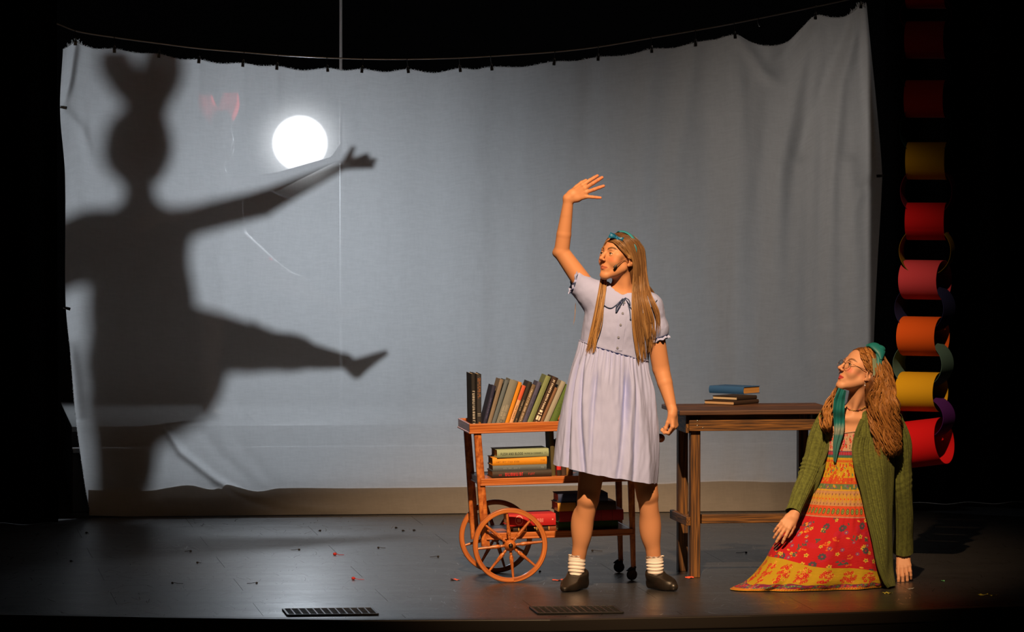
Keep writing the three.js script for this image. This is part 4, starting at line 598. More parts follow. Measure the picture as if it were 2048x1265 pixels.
function headField(o = {}) {                                         // face towards +z, chin down, origin between the ears
  const F = new Field(), both = (f) => { f(1); f(-1); };
  F.add(ell(V(0, 0.036, -0.014), [0.073, 0.078, 0.090]), 0); F.add(ell(V(0, 0.040, 0.028), [0.060, 0.052, 0.052]), 0.03); F.add(ell(V(0, -0.024, 0.028), [0.058, 0.080, 0.060]), 0.03);
  both((s) => { F.add(cap(V(0.049 * s, -0.050, 0.010), V(0.013 * s, -0.099, 0.064), 0.019, 0.014), 0.025); F.add(ell(V(0.036 * s, -0.030, 0.060), [0.026, 0.026, 0.021]), 0.02); F.add(ell(V(0.045 * s, 0.000, 0.052), [0.022, 0.016, 0.020]), 0.02); });
  F.add(ell(V(0, -0.102, 0.070), [0.0165, 0.015, 0.0155]), 0.02); F.add(cap(V(-0.030, 0.020, 0.0775), V(0.030, 0.020, 0.0775), 0.0105), 0.016);
  both((s) => F.cut(ell(V(0.031 * s, 0.001, 0.1000), [0.0165, 0.0115, 0.0150]), 0.013));
  F.add(cap(V(0, 0.012, 0.0865), V(0, -0.026, 0.1060), 0.0065, 0.0085), 0.011); F.add(ell(V(0, -0.0300, 0.1095), [0.0086, 0.0080, 0.0090]), 0.007);
  both((s) => { F.add(ell(V(0.0098 * s, -0.0345, 0.0985), [0.0060, 0.0058, 0.0080]), 0.006); F.cut(ell(V(0.0055 * s, -0.0395, 0.1040), [0.0030, 0.0030, 0.0040]), 0.003); });
  F.add(ell(V(0, -0.066, 0.0725), [0.027, 0.022, 0.0165]), 0.014);
  both((s) => { F.add(cap(V(0.003 * s, -0.0612, 0.0895), V(0.0250 * s, -0.0648, 0.0760), 0.0038, 0.0020), 0.004); F.add(cap(V(0, -0.0718, 0.0882), V(0.0220 * s, -0.0668, 0.0775), 0.0046, 0.0020), 0.004); });
  both((s) => F.cut(cap(V(0, -0.0672, 0.0895), V(0.0250 * s, -0.0650, 0.0780), 0.0007), 0.0025)); F.cut(ell(V(0, -0.0845, 0.0920), [0.015, 0.0055, 0.0060]), 0.008); F.cut(cap(V(0, -0.046, 0.1005), V(0, -0.055, 0.0985), 0.0022), 0.004);
  both((s) => { // lids round the eyeballs, then the ears
    const L = new Field(); L.add(ell(V(EYEC[0] * s, EYEC[1], EYEC[2]), [0.0148, 0.0140, 0.0144]), 0); L.cut(ell(V(EYEC[0] * s, EYEC[1] - 0.0002, EYEC[2] + 0.0145), [0.0128, 0.0047, 0.0100]), 0.0012); F.add(L.fn(), 0.004);
    const E = new Field(); E.add(ell(V(0.0745 * s, -0.008, -0.008), [0.0085, 0.030, 0.0185], [0.18, 0.35 * s, 0.10 * s]), 0); E.cut(ell(V(0.0825 * s, -0.003, -0.004), [0.0065, 0.019, 0.0105], [0.18, 0.35 * s, 0]), 0.004); E.add(ell(V(0.0745 * s, -0.033, -0.001), [0.0055, 0.0085, 0.0075]), 0.006); F.add(E.fn(), 0.006);
  });
  return F.fn();
}
const LIN = (h) => { const c = new THREE.Color(h); return [c.r, c.g, c.b]; };
const mix3 = (a, b, t) => [lerp(a[0], b[0], t), lerp(a[1], b[1], t), lerp(a[2], b[2], t)];
function faceColor(base, lips, blush, o = {}) {
  return (x, y, z) => { let c = base, ax = Math.abs(x); if (z < 0.03) return c;
    const d = Math.hypot((ax - 0.044) / 0.024, (y + 0.026) / 0.018); c = mix3(c, blush, (o.blush ?? 0.5) * (1 - sstep(0.3, 1.15, d)));
    const nt = Math.hypot(x / 0.012, (y + 0.03) / 0.012, (z - 0.108) / 0.014); c = mix3(c, blush, 0.25 * (1 - sstep(0.4, 1.3, nt)));
    const up = -0.0605 - 0.0002 + 0.0045 - ax * 0.30 + (ax < 0.004 ? -0.0012 : 0), lo = -0.0775 + ax * ax * 15; if (z > 0.072 && ax < 0.025) { const t = Math.min(sstep(-0.001, 0.001, up - y), sstep(-0.001, 0.001, y - lo)); c = mix3(c, lips, t * (o.lip ?? 0.8)); const m = Math.abs(y + 0.0672 - ax * 0.085); if (m < 0.002 && t > 0) c = mix3(c, [0.12, 0.03, 0.02], 0.7 * (1 - m / 0.002)); }
    const by = 0.0212 + 0.0062 * (1 - Math.pow((ax - 0.036) / 0.020, 2)), bw = 0.0042 * (1 - sstep(0.040, 0.056, ax)) + 0.0008; if (ax > 0.013 && ax < 0.056 && z > 0.05) c = mix3(c, o.brow ?? [0.09, 0.045, 0.02], 0.9 * (1 - sstep(bw * 0.6, bw * 1.3, Math.abs(y - by))));
    return c; };
}
const eyeGeo = (iris) => { const g = new THREE.SphereGeometry(0.0129, 32, 24); g.rotateX(Math.PI / 2); const p = g.attributes.position, c = []; for (let i = 0; i < p.count; i++) { const r = Math.hypot(p.getX(i), p.getY(i)); const f = p.getZ(i) > 0; c.push(...(f && r < 0.0024 ? [0.005, 0.005, 0.005] : f && r < 0.0064 ? iris : [0.60, 0.54, 0.48])); } g.setAttribute('color', new THREE.Float32BufferAttribute(c, 3)); return g; };
function addEyes(fr, parent, iris, gaze) {
  const m = M({ vertexColors: true, roughness: 0.12, clearcoat: 0.6 }), lash = M({ color: rgb(0.02, 0.012, 0.008), roughness: 0.8 }), g = eyeGeo(iris);
  for (const s of [1, -1]) {
    const e = mesh('eye', g, m, parent); e.applyMatrix4(new THREE.Matrix4().multiplyMatrices(fr.m, new THREE.Matrix4().compose(V(EYEC[0] * s, EYEC[1], EYEC[2]), new THREE.Quaternion().setFromUnitVectors(V(0, 0, 1), gaze.clone().normalize()), V(1, 1, 1))));
    const pts = []; for (let k = 0; k <= 8; k++) { const x = lerp(-0.0125, 0.0128, k / 8), y = 0.0052 * (1 - Math.pow(x / 0.0132, 2)); pts.push(fr.w((EYEC[0] + x) * s, EYEC[1] + y, EYEC[2] + Math.sqrt(Math.max(0, 0.0152 ** 2 - x * x - y * y)) - 0.0004)); }
    mesh('eyelash', sweep(pts, (t) => 0.0013 * fr.s * (0.5 + 0.5 * Math.sin(Math.PI * t)), { seg: 14, round: 5 }), lash, parent);
  }
}
// a hand: wrist point, T towards the thumb side, D along the fingers, N out of the palm
function hand(F, w, T, D, N, o = {}) {
  const s = o.s ?? 1, P = (x, y, z) => V().copy(w).addScaledVector(T, x * s).addScaledVector(D, y * s).addScaledVector(N, z * s), k = 0.010;
  const fx = [0.0275, 0.0088, -0.0100, -0.0270], fy = [0.086, 0.090, 0.086, 0.077], L = [[0.042, 0.024, 0.021], [0.046, 0.028, 0.022], [0.043, 0.026, 0.021], [0.033, 0.020, 0.019]], R = [0.0097, 0.0099, 0.0094, 0.0085];
  F.add(cap(P(0.004, -0.005, 0), P(0.006, 0.02, 0), 0.021 * s, 0.021 * s), 0.015);
  for (let i = 0; i < 4; i++) F.add(cap(P(fx[i] * 0.55, 0.012, 0), P(fx[i], fy[i], 0), 0.0125 * s, 0.0108 * s), 0.012);
  F.add(ell(P(-0.018, 0.035, 0.008), [0.015 * s, 0.015 * s, 0.015 * s]), 0.015);
  const tips = [];
  for (let i = 0; i < 4; i++) {
    const sp = (o.spread ?? [0.12, 0.03, -0.06, -0.18])[i], cu = (o.curl ?? [[0.15, 0.2, 0.15], [0.15, 0.2, 0.15], [0.15, 0.2, 0.15], [0.15, 0.2, 0.15]])[i];
    let p = P(fx[i], fy[i], 0), a = 0; const base = V().copy(D).multiplyScalar(Math.cos(sp)).addScaledVector(T, Math.sin(sp));
    for (let j = 0; j < 3; j++) { a += cu[j]; const d = V().copy(base).multiplyScalar(Math.cos(a)).addScaledVector(N, Math.sin(a)), q = V().copy(p).addScaledVector(d, L[i][j] * s); F.add(cap(p, q, (R[i] - j * 0.0007) * s, (R[i] - 0.0009 - j * 0.0007) * s), j ? 0.003 : 0.005); p = q; }
    tips.push(p);
  }
  const th = o.thumb ?? [0.75, 0.25, [0, 0.25, 0.2]];                // spread from the fingers, lift towards the palm, bends
  let p = P(0.018, 0.020, 0.006), a = th[0]; const lift = th[1]; const tl = [0.045, 0.034, 0.027], tr = [0.0155, 0.0108, 0.0098, 0.0078];
  for (let j = 0; j < 3; j++) { a -= th[2][j]; const d = V().copy(D).multiplyScalar(Math.cos(a)).addScaledVector(T, Math.sin(a)).multiplyScalar(Math.cos(lift)).addScaledVector(N, Math.sin(lift)), q = V().copy(p).addScaledVector(d, tl[j] * s); F.add(cap(p, q, tr[j] * s, tr[j + 1] * s), j ? 0.004 : 0.014); p = q; }
  return tips;
}
const smoothPath = (pts, n) => { const c = new THREE.CatmullRomCurve3(pts, false, 'centripetal'); return Array.from({ length: n + 1 }, (_, i) => c.getPoint(i / n)); };
// hair lock drawn down over whatever lies beneath it
function lockPath(f, guide, z0, off, n = 26, jit, dz) {
  const g = smoothPath(guide.map(([x, y]) => V(x, y, 0)), n), z = []; let last = null;
  for (let i = 0; i <= n; i++) { const h = march(f, g[i].x, g[i].y, 0.6, -0.9); z.push(h ? h.z : null); }
  for (let i = 0; i <= n; i++) if (z[i] === null) { let a = i, b = i; while (a >= 0 && z[a] === null) a--; while (b <= n && z[b] === null) b++; const za = a >= 0 ? z[a] : null, zb = b <= n ? z[b] : null; g[i].z = za === null && zb === null ? z0 : za === null ? zb - 0.02 : zb === null ? za - 0.015 * Math.min(1, (i - a) / 4) : Math.max(za, zb) - 0.012; } else g[i].z = z[i];
  let s = g.map((p) => p.z); for (let it = 0; it < 6; it++) s = s.map((v, i) => { const a = s[Math.max(0, i - 1)], b = s[Math.min(n, i + 1)]; return Math.max(lerp(v, (a + b + v) / 3, 0.7), z[i] === null ? -9 : z[i]); });
  return g.map((p, i) => { const o = typeof off === 'function' ? off(i / n) : off, j = jit ? jit(i / n) : [0, 0, 0]; return at(p.x + j[0], p.y + j[1], s[i] + o + j[2] + (dz ? dz(i / n) : 0)); });
}
const between2 = (A, B, t, n = 10) => { const a = smoothPath(A.map(([x, y]) => V(x, y, 0)), n), b = smoothPath(B.map(([x, y]) => V(x, y, 0)), n); return a.map((p, i) => [lerp(p.x, b[i].x, t), lerp(p.y, b[i].y, t)]); };
const SKIN = (o = {}) => M({ vertexColors: true, roughness: 0.52, specularIntensity: 0.55, sheen: 0.15, sheenRoughness: 0.6, sheenColor: rgb(0.9, 0.5, 0.35), ...o });
const boxOf = (...pts) => { const lo = [1e9, 1e9, 1e9], hi = [-1e9, -1e9, -1e9]; for (const p of pts) { lo[0] = Math.min(lo[0], p.x); lo[1] = Math.min(lo[1], p.y); lo[2] = Math.min(lo[2], p.z); hi[0] = Math.max(hi[0], p.x); hi[1] = Math.max(hi[1], p.y); hi[2] = Math.max(hi[2], p.z); } return [lo, hi]; };
const mergeBody = (list) => agree(mergeGeometries(list.filter((g) => g.index.count)));
const pxBox = (x0, y0, x1, y1, z0, z1) => { const a = at(x0, y1, 0), b = at(x1, y0, 0); return [[a.x, a.y, z0], [b.x, b.y, z1]]; };
const linenBump = dataTex(256, 256, (u, v, x, y) => 0.5 + 0.25 * noise(u * 40, v * 90, 3) + 0.18 * (hash(x, y, 5) - 0.5) + 0.22 * fbm(u * 7, v * 12, 8, 3)); linenBump.repeat.set(2, 3);
const ell2 = (c, a, b, d) => { const g = new THREE.SphereGeometry(1, 20, 14); g.scale(a, b, d); g.translate(c.x, c.y, c.z); g.computeVertexNormals(); return g; };

// ---------------------------------------------------------------- the dancer behind the cloth, seen as a shadow
{
  const S = (px, py, f) => V().lerpVectors(LAMP, onCloth(px, py), f);                       // on the line from the lamp to that point of the cloth
  const R = (w, f) => w / 368 * f, f0 = 0.54;
  const base = S(262, 1000, f0), G = thing('person', 'dancer behind the cloth, a dark shadow with one leg and one arm stretched out', 'person', V(0, 0, 0));
  const F = new Field();
  const hc = S(289, 288, f0), hd = frameOf(hc, 8, 2, 0, 1.0);
  F.add(hd.wrap(headField(), V(0, 0, 0), 0.15), 0); F.add(ell(S(262, 300, f0), [R(44, f0), R(66, f0), 0.07]), 0.02); F.add(ell(S(240, 312, f0), [R(24, f0), R(34, f0), 0.03]), 0.02);
  F.add(ell(S(300, 196, f0), [R(44, f0), R(50, f0), 0.05]), 0.02); F.add(ell(S(243, 292, f0), [R(26, f0), R(60, f0), 0.05]), 0.01); F.add(ell(S(326, 292, f0), [R(20, f0), R(58, f0), 0.05]), 0.01); F.add(cap(S(284, 340, f0), S(284, 425, f0), R(27, f0), R(30, f0)), 0.03);
  F.add(cap(S(185, 450, f0), S(365, 446, f0), R(24, f0), R(26, f0)), 0.04); const t0 = S(288, 500, f0);
  F.add(flatCap(t0, S(290, 600, f0), R(90, f0), R(86, f0), 0.7, t0.z), 0.05); F.add(flatCap(S(290, 600, f0), S(288, 690, f0), R(86, f0), R(100, f0), 0.75, t0.z), 0.05); F.add(ell(S(352, 525, f0), [R(22, f0), R(26, f0), 0.04]), 0.02);
  F.add(cap(S(190, 485, f0), S(100, 520, 0.54), R(66, f0), R(72, f0)), 0.04); F.add(cap(S(95, 520, 0.54), S(10, 590, 0.56), R(50, f0), R(28, f0)), 0.02);   // the arm held away from the lamp side
  const A0 = S(365, 446, f0), A1 = S(525, 406, 0.66), A2 = S(684, 333, 0.755);
  F.add(cap(A0, A1, R(32, f0), R(27, 0.66)), 0.02); F.add(cap(A1, A2, R(27, 0.66), R(9, 0.755)), 0.01);
  for (const [x, y, r] of [[706, 296, 5], [735, 311, 5], [750, 321, 5], [746, 333, 4.5]]) F.add(cap(S(690, 330, 0.757), S(x, y, 0.775), R(9, 0.755), R(r, 0.775)), 0.006);
  const L0 = S(330, 665, f0), L1 = S(510, 694, 0.66), L2 = S(693, 722, 0.76);
  F.add(cap(L0, L1, R(70, f0), R(43, 0.66)), 0.03); F.add(cap(L1, L2, R(42, 0.66), R(13, 0.76)), 0.01); F.add(ell(S(575, 702, 0.70), [R(60, 0.7), R(34, 0.7), 0.06], [0, 0, -0.16]), 0.02);
  F.add(cap(L2, S(714, 742, 0.765), R(14, 0.76), R(12, 0.765)), 0.008); F.add(cap(S(712, 735, 0.765), S(772, 707, 0.79), R(17, 0.765), R(5, 0.79)), 0.012);
  const hip = S(262, 720, f0), kn = S(258, 930, f0), foot = V(kn.x - 0.01, DECK + 0.05, kn.z - 0.02);
  F.add(cap(hip, kn, R(72, f0), R(56, f0)), 0.03); F.add(cap(kn, foot, R(50, f0), 0.036), 0.02); F.add(cap(V(foot.x, DECK + 0.03, foot.z - 0.03), V(foot.x + 0.06, DECK + 0.022, foot.z + 0.12), 0.03, 0.022), 0.02);
  const body = F.fn(), [lo, hi] = boxOf(S(-40, 640, 0.56), hc.clone().add(V(0, 0.16, -0.12)), foot.clone().setY(DECK), S(800, 700, 0.80), A2);
  mesh('body', agree(surface(body, [lo[0] - 0.05, DECK + 0.001, Math.min(lo[2], hc.z - 0.2)], [hi[0] + 0.05, hi[1] + 0.03, hi[2] + 0.12], 0.0085)), M({ color: rgb(0.28, 0.15, 0.09), roughness: 0.7 }), G);
  const K = new Field();
  K.add(flatCap(t0, S(290, 600, f0), R(93, f0), R(90, f0), 0.72, t0.z), 0); K.add(flatCap(S(290, 600, f0), S(292, 760, f0), R(90, f0), R(94, f0), 0.85, t0.z), 0.05); K.add(cap(S(300, 690, f0), S(372, 738, 0.56), R(80, f0), R(82, 0.56)), 0.05); K.add(ell(S(318, 790, 0.55), [R(112, f0), R(66, f0), 0.15]), 0.05); K.add(ell(S(256, 800, f0), [R(44, f0), R(150, f0), 0.12]), 0.05);
  K.keep((x, y, z) => S(0, 430, f0).y + 99 > y ? y - S(0, 452, f0).y : 1, 0.01); const kf = K.fn();
  const dressMesh = mesh('dress', agree(surface((x, y, z) => kf(x, y, z) + 0.006 * noise(x * 22, y * 8, z * 22), [lo[0], S(0, 960, f0).y, lo[2] - 0.1], [S(520, 0, 0.6).x, S(0, 440, f0).y, hi[2] + 0.2], 0.009)), M({ color: rgb(0.05, 0.016, 0.012), roughness: 0.9 }), G);
  // translucent red trimmings: a bow on the head and ribbons at bodice and hip
  const red = M({ color: rgb(1.0, 0.05, 0.05), roughness: 1, transmission: 0.9, thickness: 0, specularIntensity: 0 });
  const bow = new THREE.Group(); bow.name = numbered('head_bow'); G.add(bow);
  const lobe = (pts, w, f) => mesh('bow_loop', gridGeo(30, 10, (u, v) => { const c = smoothPath(pts.map(([x, y]) => V(x, y, 0)), 24), a = u * 2 * Math.PI, l = (1 - Math.cos(a)) / 2, k = c[Math.round(l * 24)], p = S(k.x + (v - 0.5) * 2 * w * (0.45 + 0.55 * Math.sin(Math.PI * Math.min(1, l * 0.75 + 0.1))), k.y, f); p.z += Math.sin(a) * 0.035 + 0.006 * Math.sin(v * 8 + u * 9); return p; }), red, bow);
  lobe([[286, 222], [262, 180], [244, 140], [236, 100]], 34, f0); lobe([[305, 222], [318, 180], [328, 140], [333, 92]], 40, f0); mesh('bow_knot', ell2(S(298, 200, f0), 0.07, 0.045, 0.03), M({ color: rgb(0.35, 0.02, 0.02), roughness: 0.9 }), bow);
  const ribbon = (pts, w, f, name) => mesh(name, gridGeo(3, 16, (u, v) => { const c = smoothPath(pts.map(([x, y]) => V(x, y, 0)), 16)[Math.round(v * 16)], p = S(c.x + (u - 0.5) * 2 * w, c.y, f); p.z += 0.15 + 0.01 * Math.sin(v * 9); return p; }), red, G);
  ribbon([[352, 430], [372, 458], [345, 486]], 9, 0.54, 'shoulder_ribbon'); ribbon([[470, 672], [482, 700], [476, 726]], 5, 0.6, 'hip_ribbon'); ribbon([[500, 676], [512, 700], [520, 720]], 5, 0.6, 'hip_ribbon');
}

// ---------------------------------------------------------------- the standing girl
{
  const G = thing('person', 'standing girl in a pale blue dress waving one raised hand', 'person', V(0, 0, 0));
  const skin = [0.56, 0.27, 0.14], hd = frameOf(at(1239, 516, -0.02), -50, 15, 0, 0.985);
  const head = headField(), face = faceColor(skin, [0.42, 0.09, 0.06], [0.60, 0.17, 0.09], { blush: 0.55, lip: 0.7 });
  const P = (x, y, z) => at(x, y, z);
  const F = new Field();
  const J1 = P(1183, 590, -0.045), J2 = P(1301, 614, -0.045), NB = P(1246, 596, -0.05);
  F.add(hd.wrap(head, V(0, 0, 0), 0.15), 0);
  F.add(cap(hd.w(0.004, -0.045, -0.022), NB, 0.0455, 0.047), 0.018); F.add(cap(hd.w(0.034, -0.05, -0.012), P(1252, 594, 0.0), 0.009, 0.007), 0.03);
  F.add(cap(V().lerpVectors(J1, NB, 0.25), V().lerpVectors(J2, NB, 0.25), 0.040, 0.040), 0.05); F.add(cap(J1, J2, 0.034, 0.034), 0.04);
  F.add(flatCap(P(1241, 632, -0.05), P(1230, 740, -0.05), 0.115, 0.112, 0.72, -0.05), 0.05); F.add(flatCap(P(1230, 740, -0.05), P(1234, 806, -0.06), 0.112, 0.135, 0.78, -0.05), 0.06);
  // raised right arm
  const E1 = P(1123, 505, -0.05), W1 = P(1137, 399, -0.02);
  F.add(cap(J1, E1, 0.048, 0.0365), 0.02); F.add(cap(E1, V().lerpVectors(E1, W1, 0.34), 0.0350, 0.0335), 0.005); F.add(cap(V().lerpVectors(E1, W1, 0.34), W1, 0.0335, 0.0225), 0.004); F.add(ell(P(1114, 506, -0.06), [0.02, 0.018, 0.02]), 0.015);
  const D1 = V(0.865, 0.43, 0.26).normalize(), N1 = V(0.30, -0.02, -1), T1 = V().crossVectors(D1, N1).normalize(); N1.crossVectors(T1, D1).normalize();
  hand(F, P(1138, 397, -0.02), T1, D1, N1, { s: 0.98, spread: [0.20, 0.12, -0.10, -0.52], curl: [[0.42, 0.22, 0.12], [0.0, 0.10, 0.06], [0.0, 0.08, 0.06], [0.05, -0.12, 0.10]], thumb: [0.6, 0.75, [0, 0.2, 0.2]] });
  // hanging left arm
  const E2 = P(1322, 738, -0.075), W2 = P(1345, 822, -0.02);
  F.add(cap(J2, E2, 0.045, 0.0400), 0.02); F.add(cap(E2, V().lerpVectors(E2, W2, 0.34), 0.0390, 0.0350), 0.005); F.add(cap(V().lerpVectors(E2, W2, 0.34), W2, 0.0350, 0.0215), 0.004);
  const D2 = V(0.10, -0.98, 0.12).normalize(), N2 = V(-0.86, -0.08, -0.42), T2 = V().crossVectors(N2, D2).normalize(); N2.crossVectors(D2, T2).normalize();
  hand(F, P(1346, 823, -0.015), T2, D2, N2, { s: 0.84, spread: [0.04, 0.0, -0.03, -0.06], curl: [[0.75, 1.0, 0.6], [0.85, 1.1, 0.7], [0.9, 1.15, 0.7], [0.95, 1.2, 0.7]], thumb: [0.22, 0.45, [0, 0.12, 0.1]] });
  // legs
  for (const [hx, kx, ky, ax, cx2, ky2] of [[1200, 1176, 1000, 1154.5, 1163, 1], [1268, 1295, 992, 1309, 1300, -1]]) {
    const hip = P(hx, 806, -0.06), kn = P(kx, ky, -0.055), an = P(ax, 1130, -0.12);
    F.add(cap(hip, kn, 0.080, 0.050), 0.03); F.add(cap(kn, an, 0.0475, 0.0310), 0.008); F.add(ell(P(kx + 1, ky - 3, -0.026), [0.030, 0.036, 0.028]), 0.02); F.add(ell(P(cx2, 1052, -0.100), [0.049, 0.100, 0.050]), 0.022); F.add(cap(an, P(ax + (ky2 > 0 ? -1 : 2), 1160, -0.12), 0.031, 0.028), 0.006);
  }
  const body = F.fn();
  const col = (x, y, z) => { const l = hd.l(V(x, y, z)); return Math.abs(l.x) < 0.1 && l.y > -0.125 && l.y < 0.13 && Math.abs(l.z) < 0.14 ? face(l.x, l.y, l.z) : skin; };
  const warm = (x, y, z) => { const tip = [0.62, 0.22, 0.12]; const p = toPx(V(x, y, z)); const k = sstep(1172, 1200, p[0]) * (p[1] < 420 ? 1 : 0); return mix3(skin, tip, k * 0.8); };
  const yN = at(0, 573, -0.02).y, xA = at(1186, 0, 0).x, y8 = at(0, 812, 0).y, xD = at(1322, 0, 0).x, c1 = 0.0045;
  const bx = (x0, y0, z0, x1, y1, z1, c, k) => surface(body, [x0, y0, z0], [x1, y1, z1], c, k);
  mesh('body', mergeBody([bx(at(1090, 0, 0).x, y8, -0.25, at(1360, 0, 0).x, yN, 0.14, c1, () => skin), bx(at(1095, 0, 0).x, yN - 0.013, -0.2, xA, at(0, 436, 0).y + 0.012, 0.15, 0.0034, warm), bx(at(1095, 0, 0).x, at(0, 436, 0).y, -0.2, at(1225, 0, 0).x, at(0, 340, 0).y, 0.2, 0.0026, warm), bx(xA - 0.008, yN - 0.012, -0.2, at(1300, 0, 0).x, at(0, 462, 0).y, 0.16, 0.0024, col), bx(at(1100, 0, 0).x, at(0, 1172, 0).y, -0.25, xD, y8 + 0.014, 0.1, c1, () => skin), bx(xD - 0.004, at(0, 900, 0).y, -0.15, at(1385, 0, 0).x, y8 + 0.013, 0.12, 0.0026, () => skin), bx(xD - 0.004, at(0, 1172, 0).y, -0.25, at(1385, 0, 0).x, at(0, 897, 0).y, 0.12, c1, () => skin)]), SKIN(), G);
  addEyes(hd, G, [0.06, 0.05, 0.03], V(-0.16, 0.10, 1));

  // ---- dress: bodice and sleeves, gathered skirt, collar, buttons, ribbon
  const matDress = M({ color: rgb(0.37, 0.445, 0.80), roughness: 0.85, bumpMap: linenBump, bumpScale: 0.00035, sheen: 0.2, sheenColor: rgb(0.6, 0.7, 1) }), matTrim = M({ color: rgb(0.035, 0.065, 0.16), roughness: 0.8 });
  const dress = new THREE.Group(); dress.name = numbered('dress'); G.add(dress);
  const B = new Field();
  B.add(flatCap(P(1233, 634, -0.045), P(1225, 716, -0.045), 0.147, 0.156, 0.74, -0.045), 0);
  B.add(cap(V().lerpVectors(J1, NB, 0.3), V().lerpVectors(J2, NB, 0.3), 0.054, 0.054), 0.05); B.add(cap(J1, J2, 0.047, 0.047), 0.05); B.add(flatCap(P(1238, 645, -0.03), P(1236, 655, -0.03), 0.105, 0.105, 0.95, -0.03), 0.04);
  const C1 = P(1150, 562, -0.045), C2 = P(1317, 676, -0.06);
  B.add(cap(J1, C1, 0.060, 0.058), 0.04); B.add(cap(J2, V().lerpVectors(J2, C2, 0.7), 0.052, 0.055), 0.04); B.add(cap(V().lerpVectors(J2, C2, 0.7), C2, 0.055, 0.044), 0.02);
  const bn1 = V().copy(C1).sub(J1).normalize(), bn2 = V().copy(C2).sub(J2).normalize();
  const cut1 = half(C1, V(-0.62, -0.10, 0.10).add(bn1.clone().multiplyScalar(0.62)).normalize()), cut2 = half(C2, V(0.32, -0.95, 0.05).normalize());
  const seamA = P(1160, 681, 0), seamB = P(1294, 722, 0), sd = V().copy(seamB).sub(seamA), sn = V(sd.y, -sd.x, 0).normalize();
  const armOnly1 = (x, y, z) => x < at(1192, 0, 0).x ? cut1(x, y, z) : -1;
  B.keep((x, y, z) => x < at(1196, 0, 0).x && y > at(0, 640, 0).y ? cut1(x, y, z) : -1, 0.003); B.keep((x, y, z) => x > at(1296, 0, 0).x ? cut2(x, y, z) : -1, 0.003);
  B.keep((x, y, z) => x < at(1297, 0, 0).x ? half(seamA, sn)(x, y, z) - 0.004 : -1, 0.004);
  const bodiceSolid = B.fn();
  B.cut(cap(P(1245, 612, -0.052), P(1247, 540, -0.02), 0.065, 0.068), 0.006); 
  const crumple = (f) => (x, y, z) => f(x, y, z) + 0.0022 * noise(x * 26, y * 22, z * 26) + 0.0011 * noise(x * 70, y * 50, z * 70);
  const bodice = crumple(B.fn());
  const addUV = (g, s = 3) => { const p = g.attributes.position, u = []; for (let i = 0; i < p.count; i++) u.push(p.getX(i) * s, p.getY(i) * s); g.setAttribute('uv', new THREE.Float32BufferAttribute(u, 2)); return g; };
  mesh('bodice', agree(addUV(surface(bodice, ...(() => { const [a, b] = pxBox(1120, 520, 1345, 735, -0.2, 0.14); return [a, b]; })(), 0.0042))), matDress, dress);
  // skirt rings: left and right silhouette points in the photograph, half depth
  const rows = [[0, 1159, 680, 1295, 721, 0.104, -0.045], [0.08, 1154, 700, 1298, 741, 0.116, -0.043], [0.22, 1141, 738, 1306, 777, 0.134, -0.04], [0.42, 1128, 790, 1311, 826, 0.155, -0.038], [0.62, 1119, 838, 1314, 872, 0.172, -0.036], [0.82, 1113, 890, 1315, 925, 0.186, -0.035], [1, 1109, 929, 1312, 967, 0.196, -0.034]];
  const rowF = curve(rows);
  const fold = (th, v) => { const w = sstep(0.02, 0.25, v); const gather = 0.0042 * Math.sin(th * 46 + 2.2 * noise(th * 7, 1)) * (1 - sstep(0.0, 0.5, v)); const big = 0.017 * noise(th * 2.6 + v * 0.9, v * 0.7, 2) + 0.010 * Math.sin(th * 9 + 1.6 * v + 2 * noise(th * 2, v)) * w; const fine = 0.0035 * noise(th * 11, v * 2.5, 6) + 0.002 * noise(th * 24, v * 14, 9);
    let cr = 0; for (const [t0, sl, wd, h] of [[2.62, -0.28, 0.055, -0.030], [2.25, -0.46, 0.06, -0.026], [1.95, -0.1, 0.05, -0.014], [1.25, 0.16, 0.06, -0.020], [0.95, 0.10, 0.05, -0.014], [2.45, -0.36, 0.06, 0.014], [1.1, 0.12, 0.06, 0.012]]) { const d = (th - (t0 - sl * (v - 0.5) * -1)) / wd; cr += 1.45 * h * Math.exp(-d * d) * sstep(0.04, 0.3, v) * (1 - 0.35 * v); }
    return gather + (big + fine) * w + cr; };
  const skirtAt = (th, v, k = 0) => { const [lx, ly, rx, ry, dz, cz] = rowF(v), a = P(lx, ly, cz), b = P(rx, ry, cz), c = Math.cos(th), s = Math.sin(th), cm = V().lerpVectors(a, b, 0.5), hx = (b.x - a.x) / 2; const f = fold(th, v) - k, rx2 = hx + f * Math.abs(c) * 0.25, rz2 = dz * (s > 0 ? 1 : 0.85) + f; return V(cm.x + c * rx2 + 0.3 * f * c, cm.y + (b.y - a.y) / 2 * c - (v > 0.97 ? 0.003 * noise(th * 8, 3) : 0), cz + s * rz2); };
  mesh('skirt', join([gridGeo(280, 110, (u, v) => skirtAt(u * 2 * Math.PI, v), (u, v) => [u * 4, v * 2], true)]), matDress, dress);
  mesh('skirt_lining', gridGeo(140, 40, (u, v) => skirtAt(u * 2 * Math.PI, lerp(0.3, 0.992, v), 0.004), (u, v) => [u * 4, v * 2], true), M({ color: rgb(0.10, 0.13, 0.26), roughness: 0.9 }), dress);
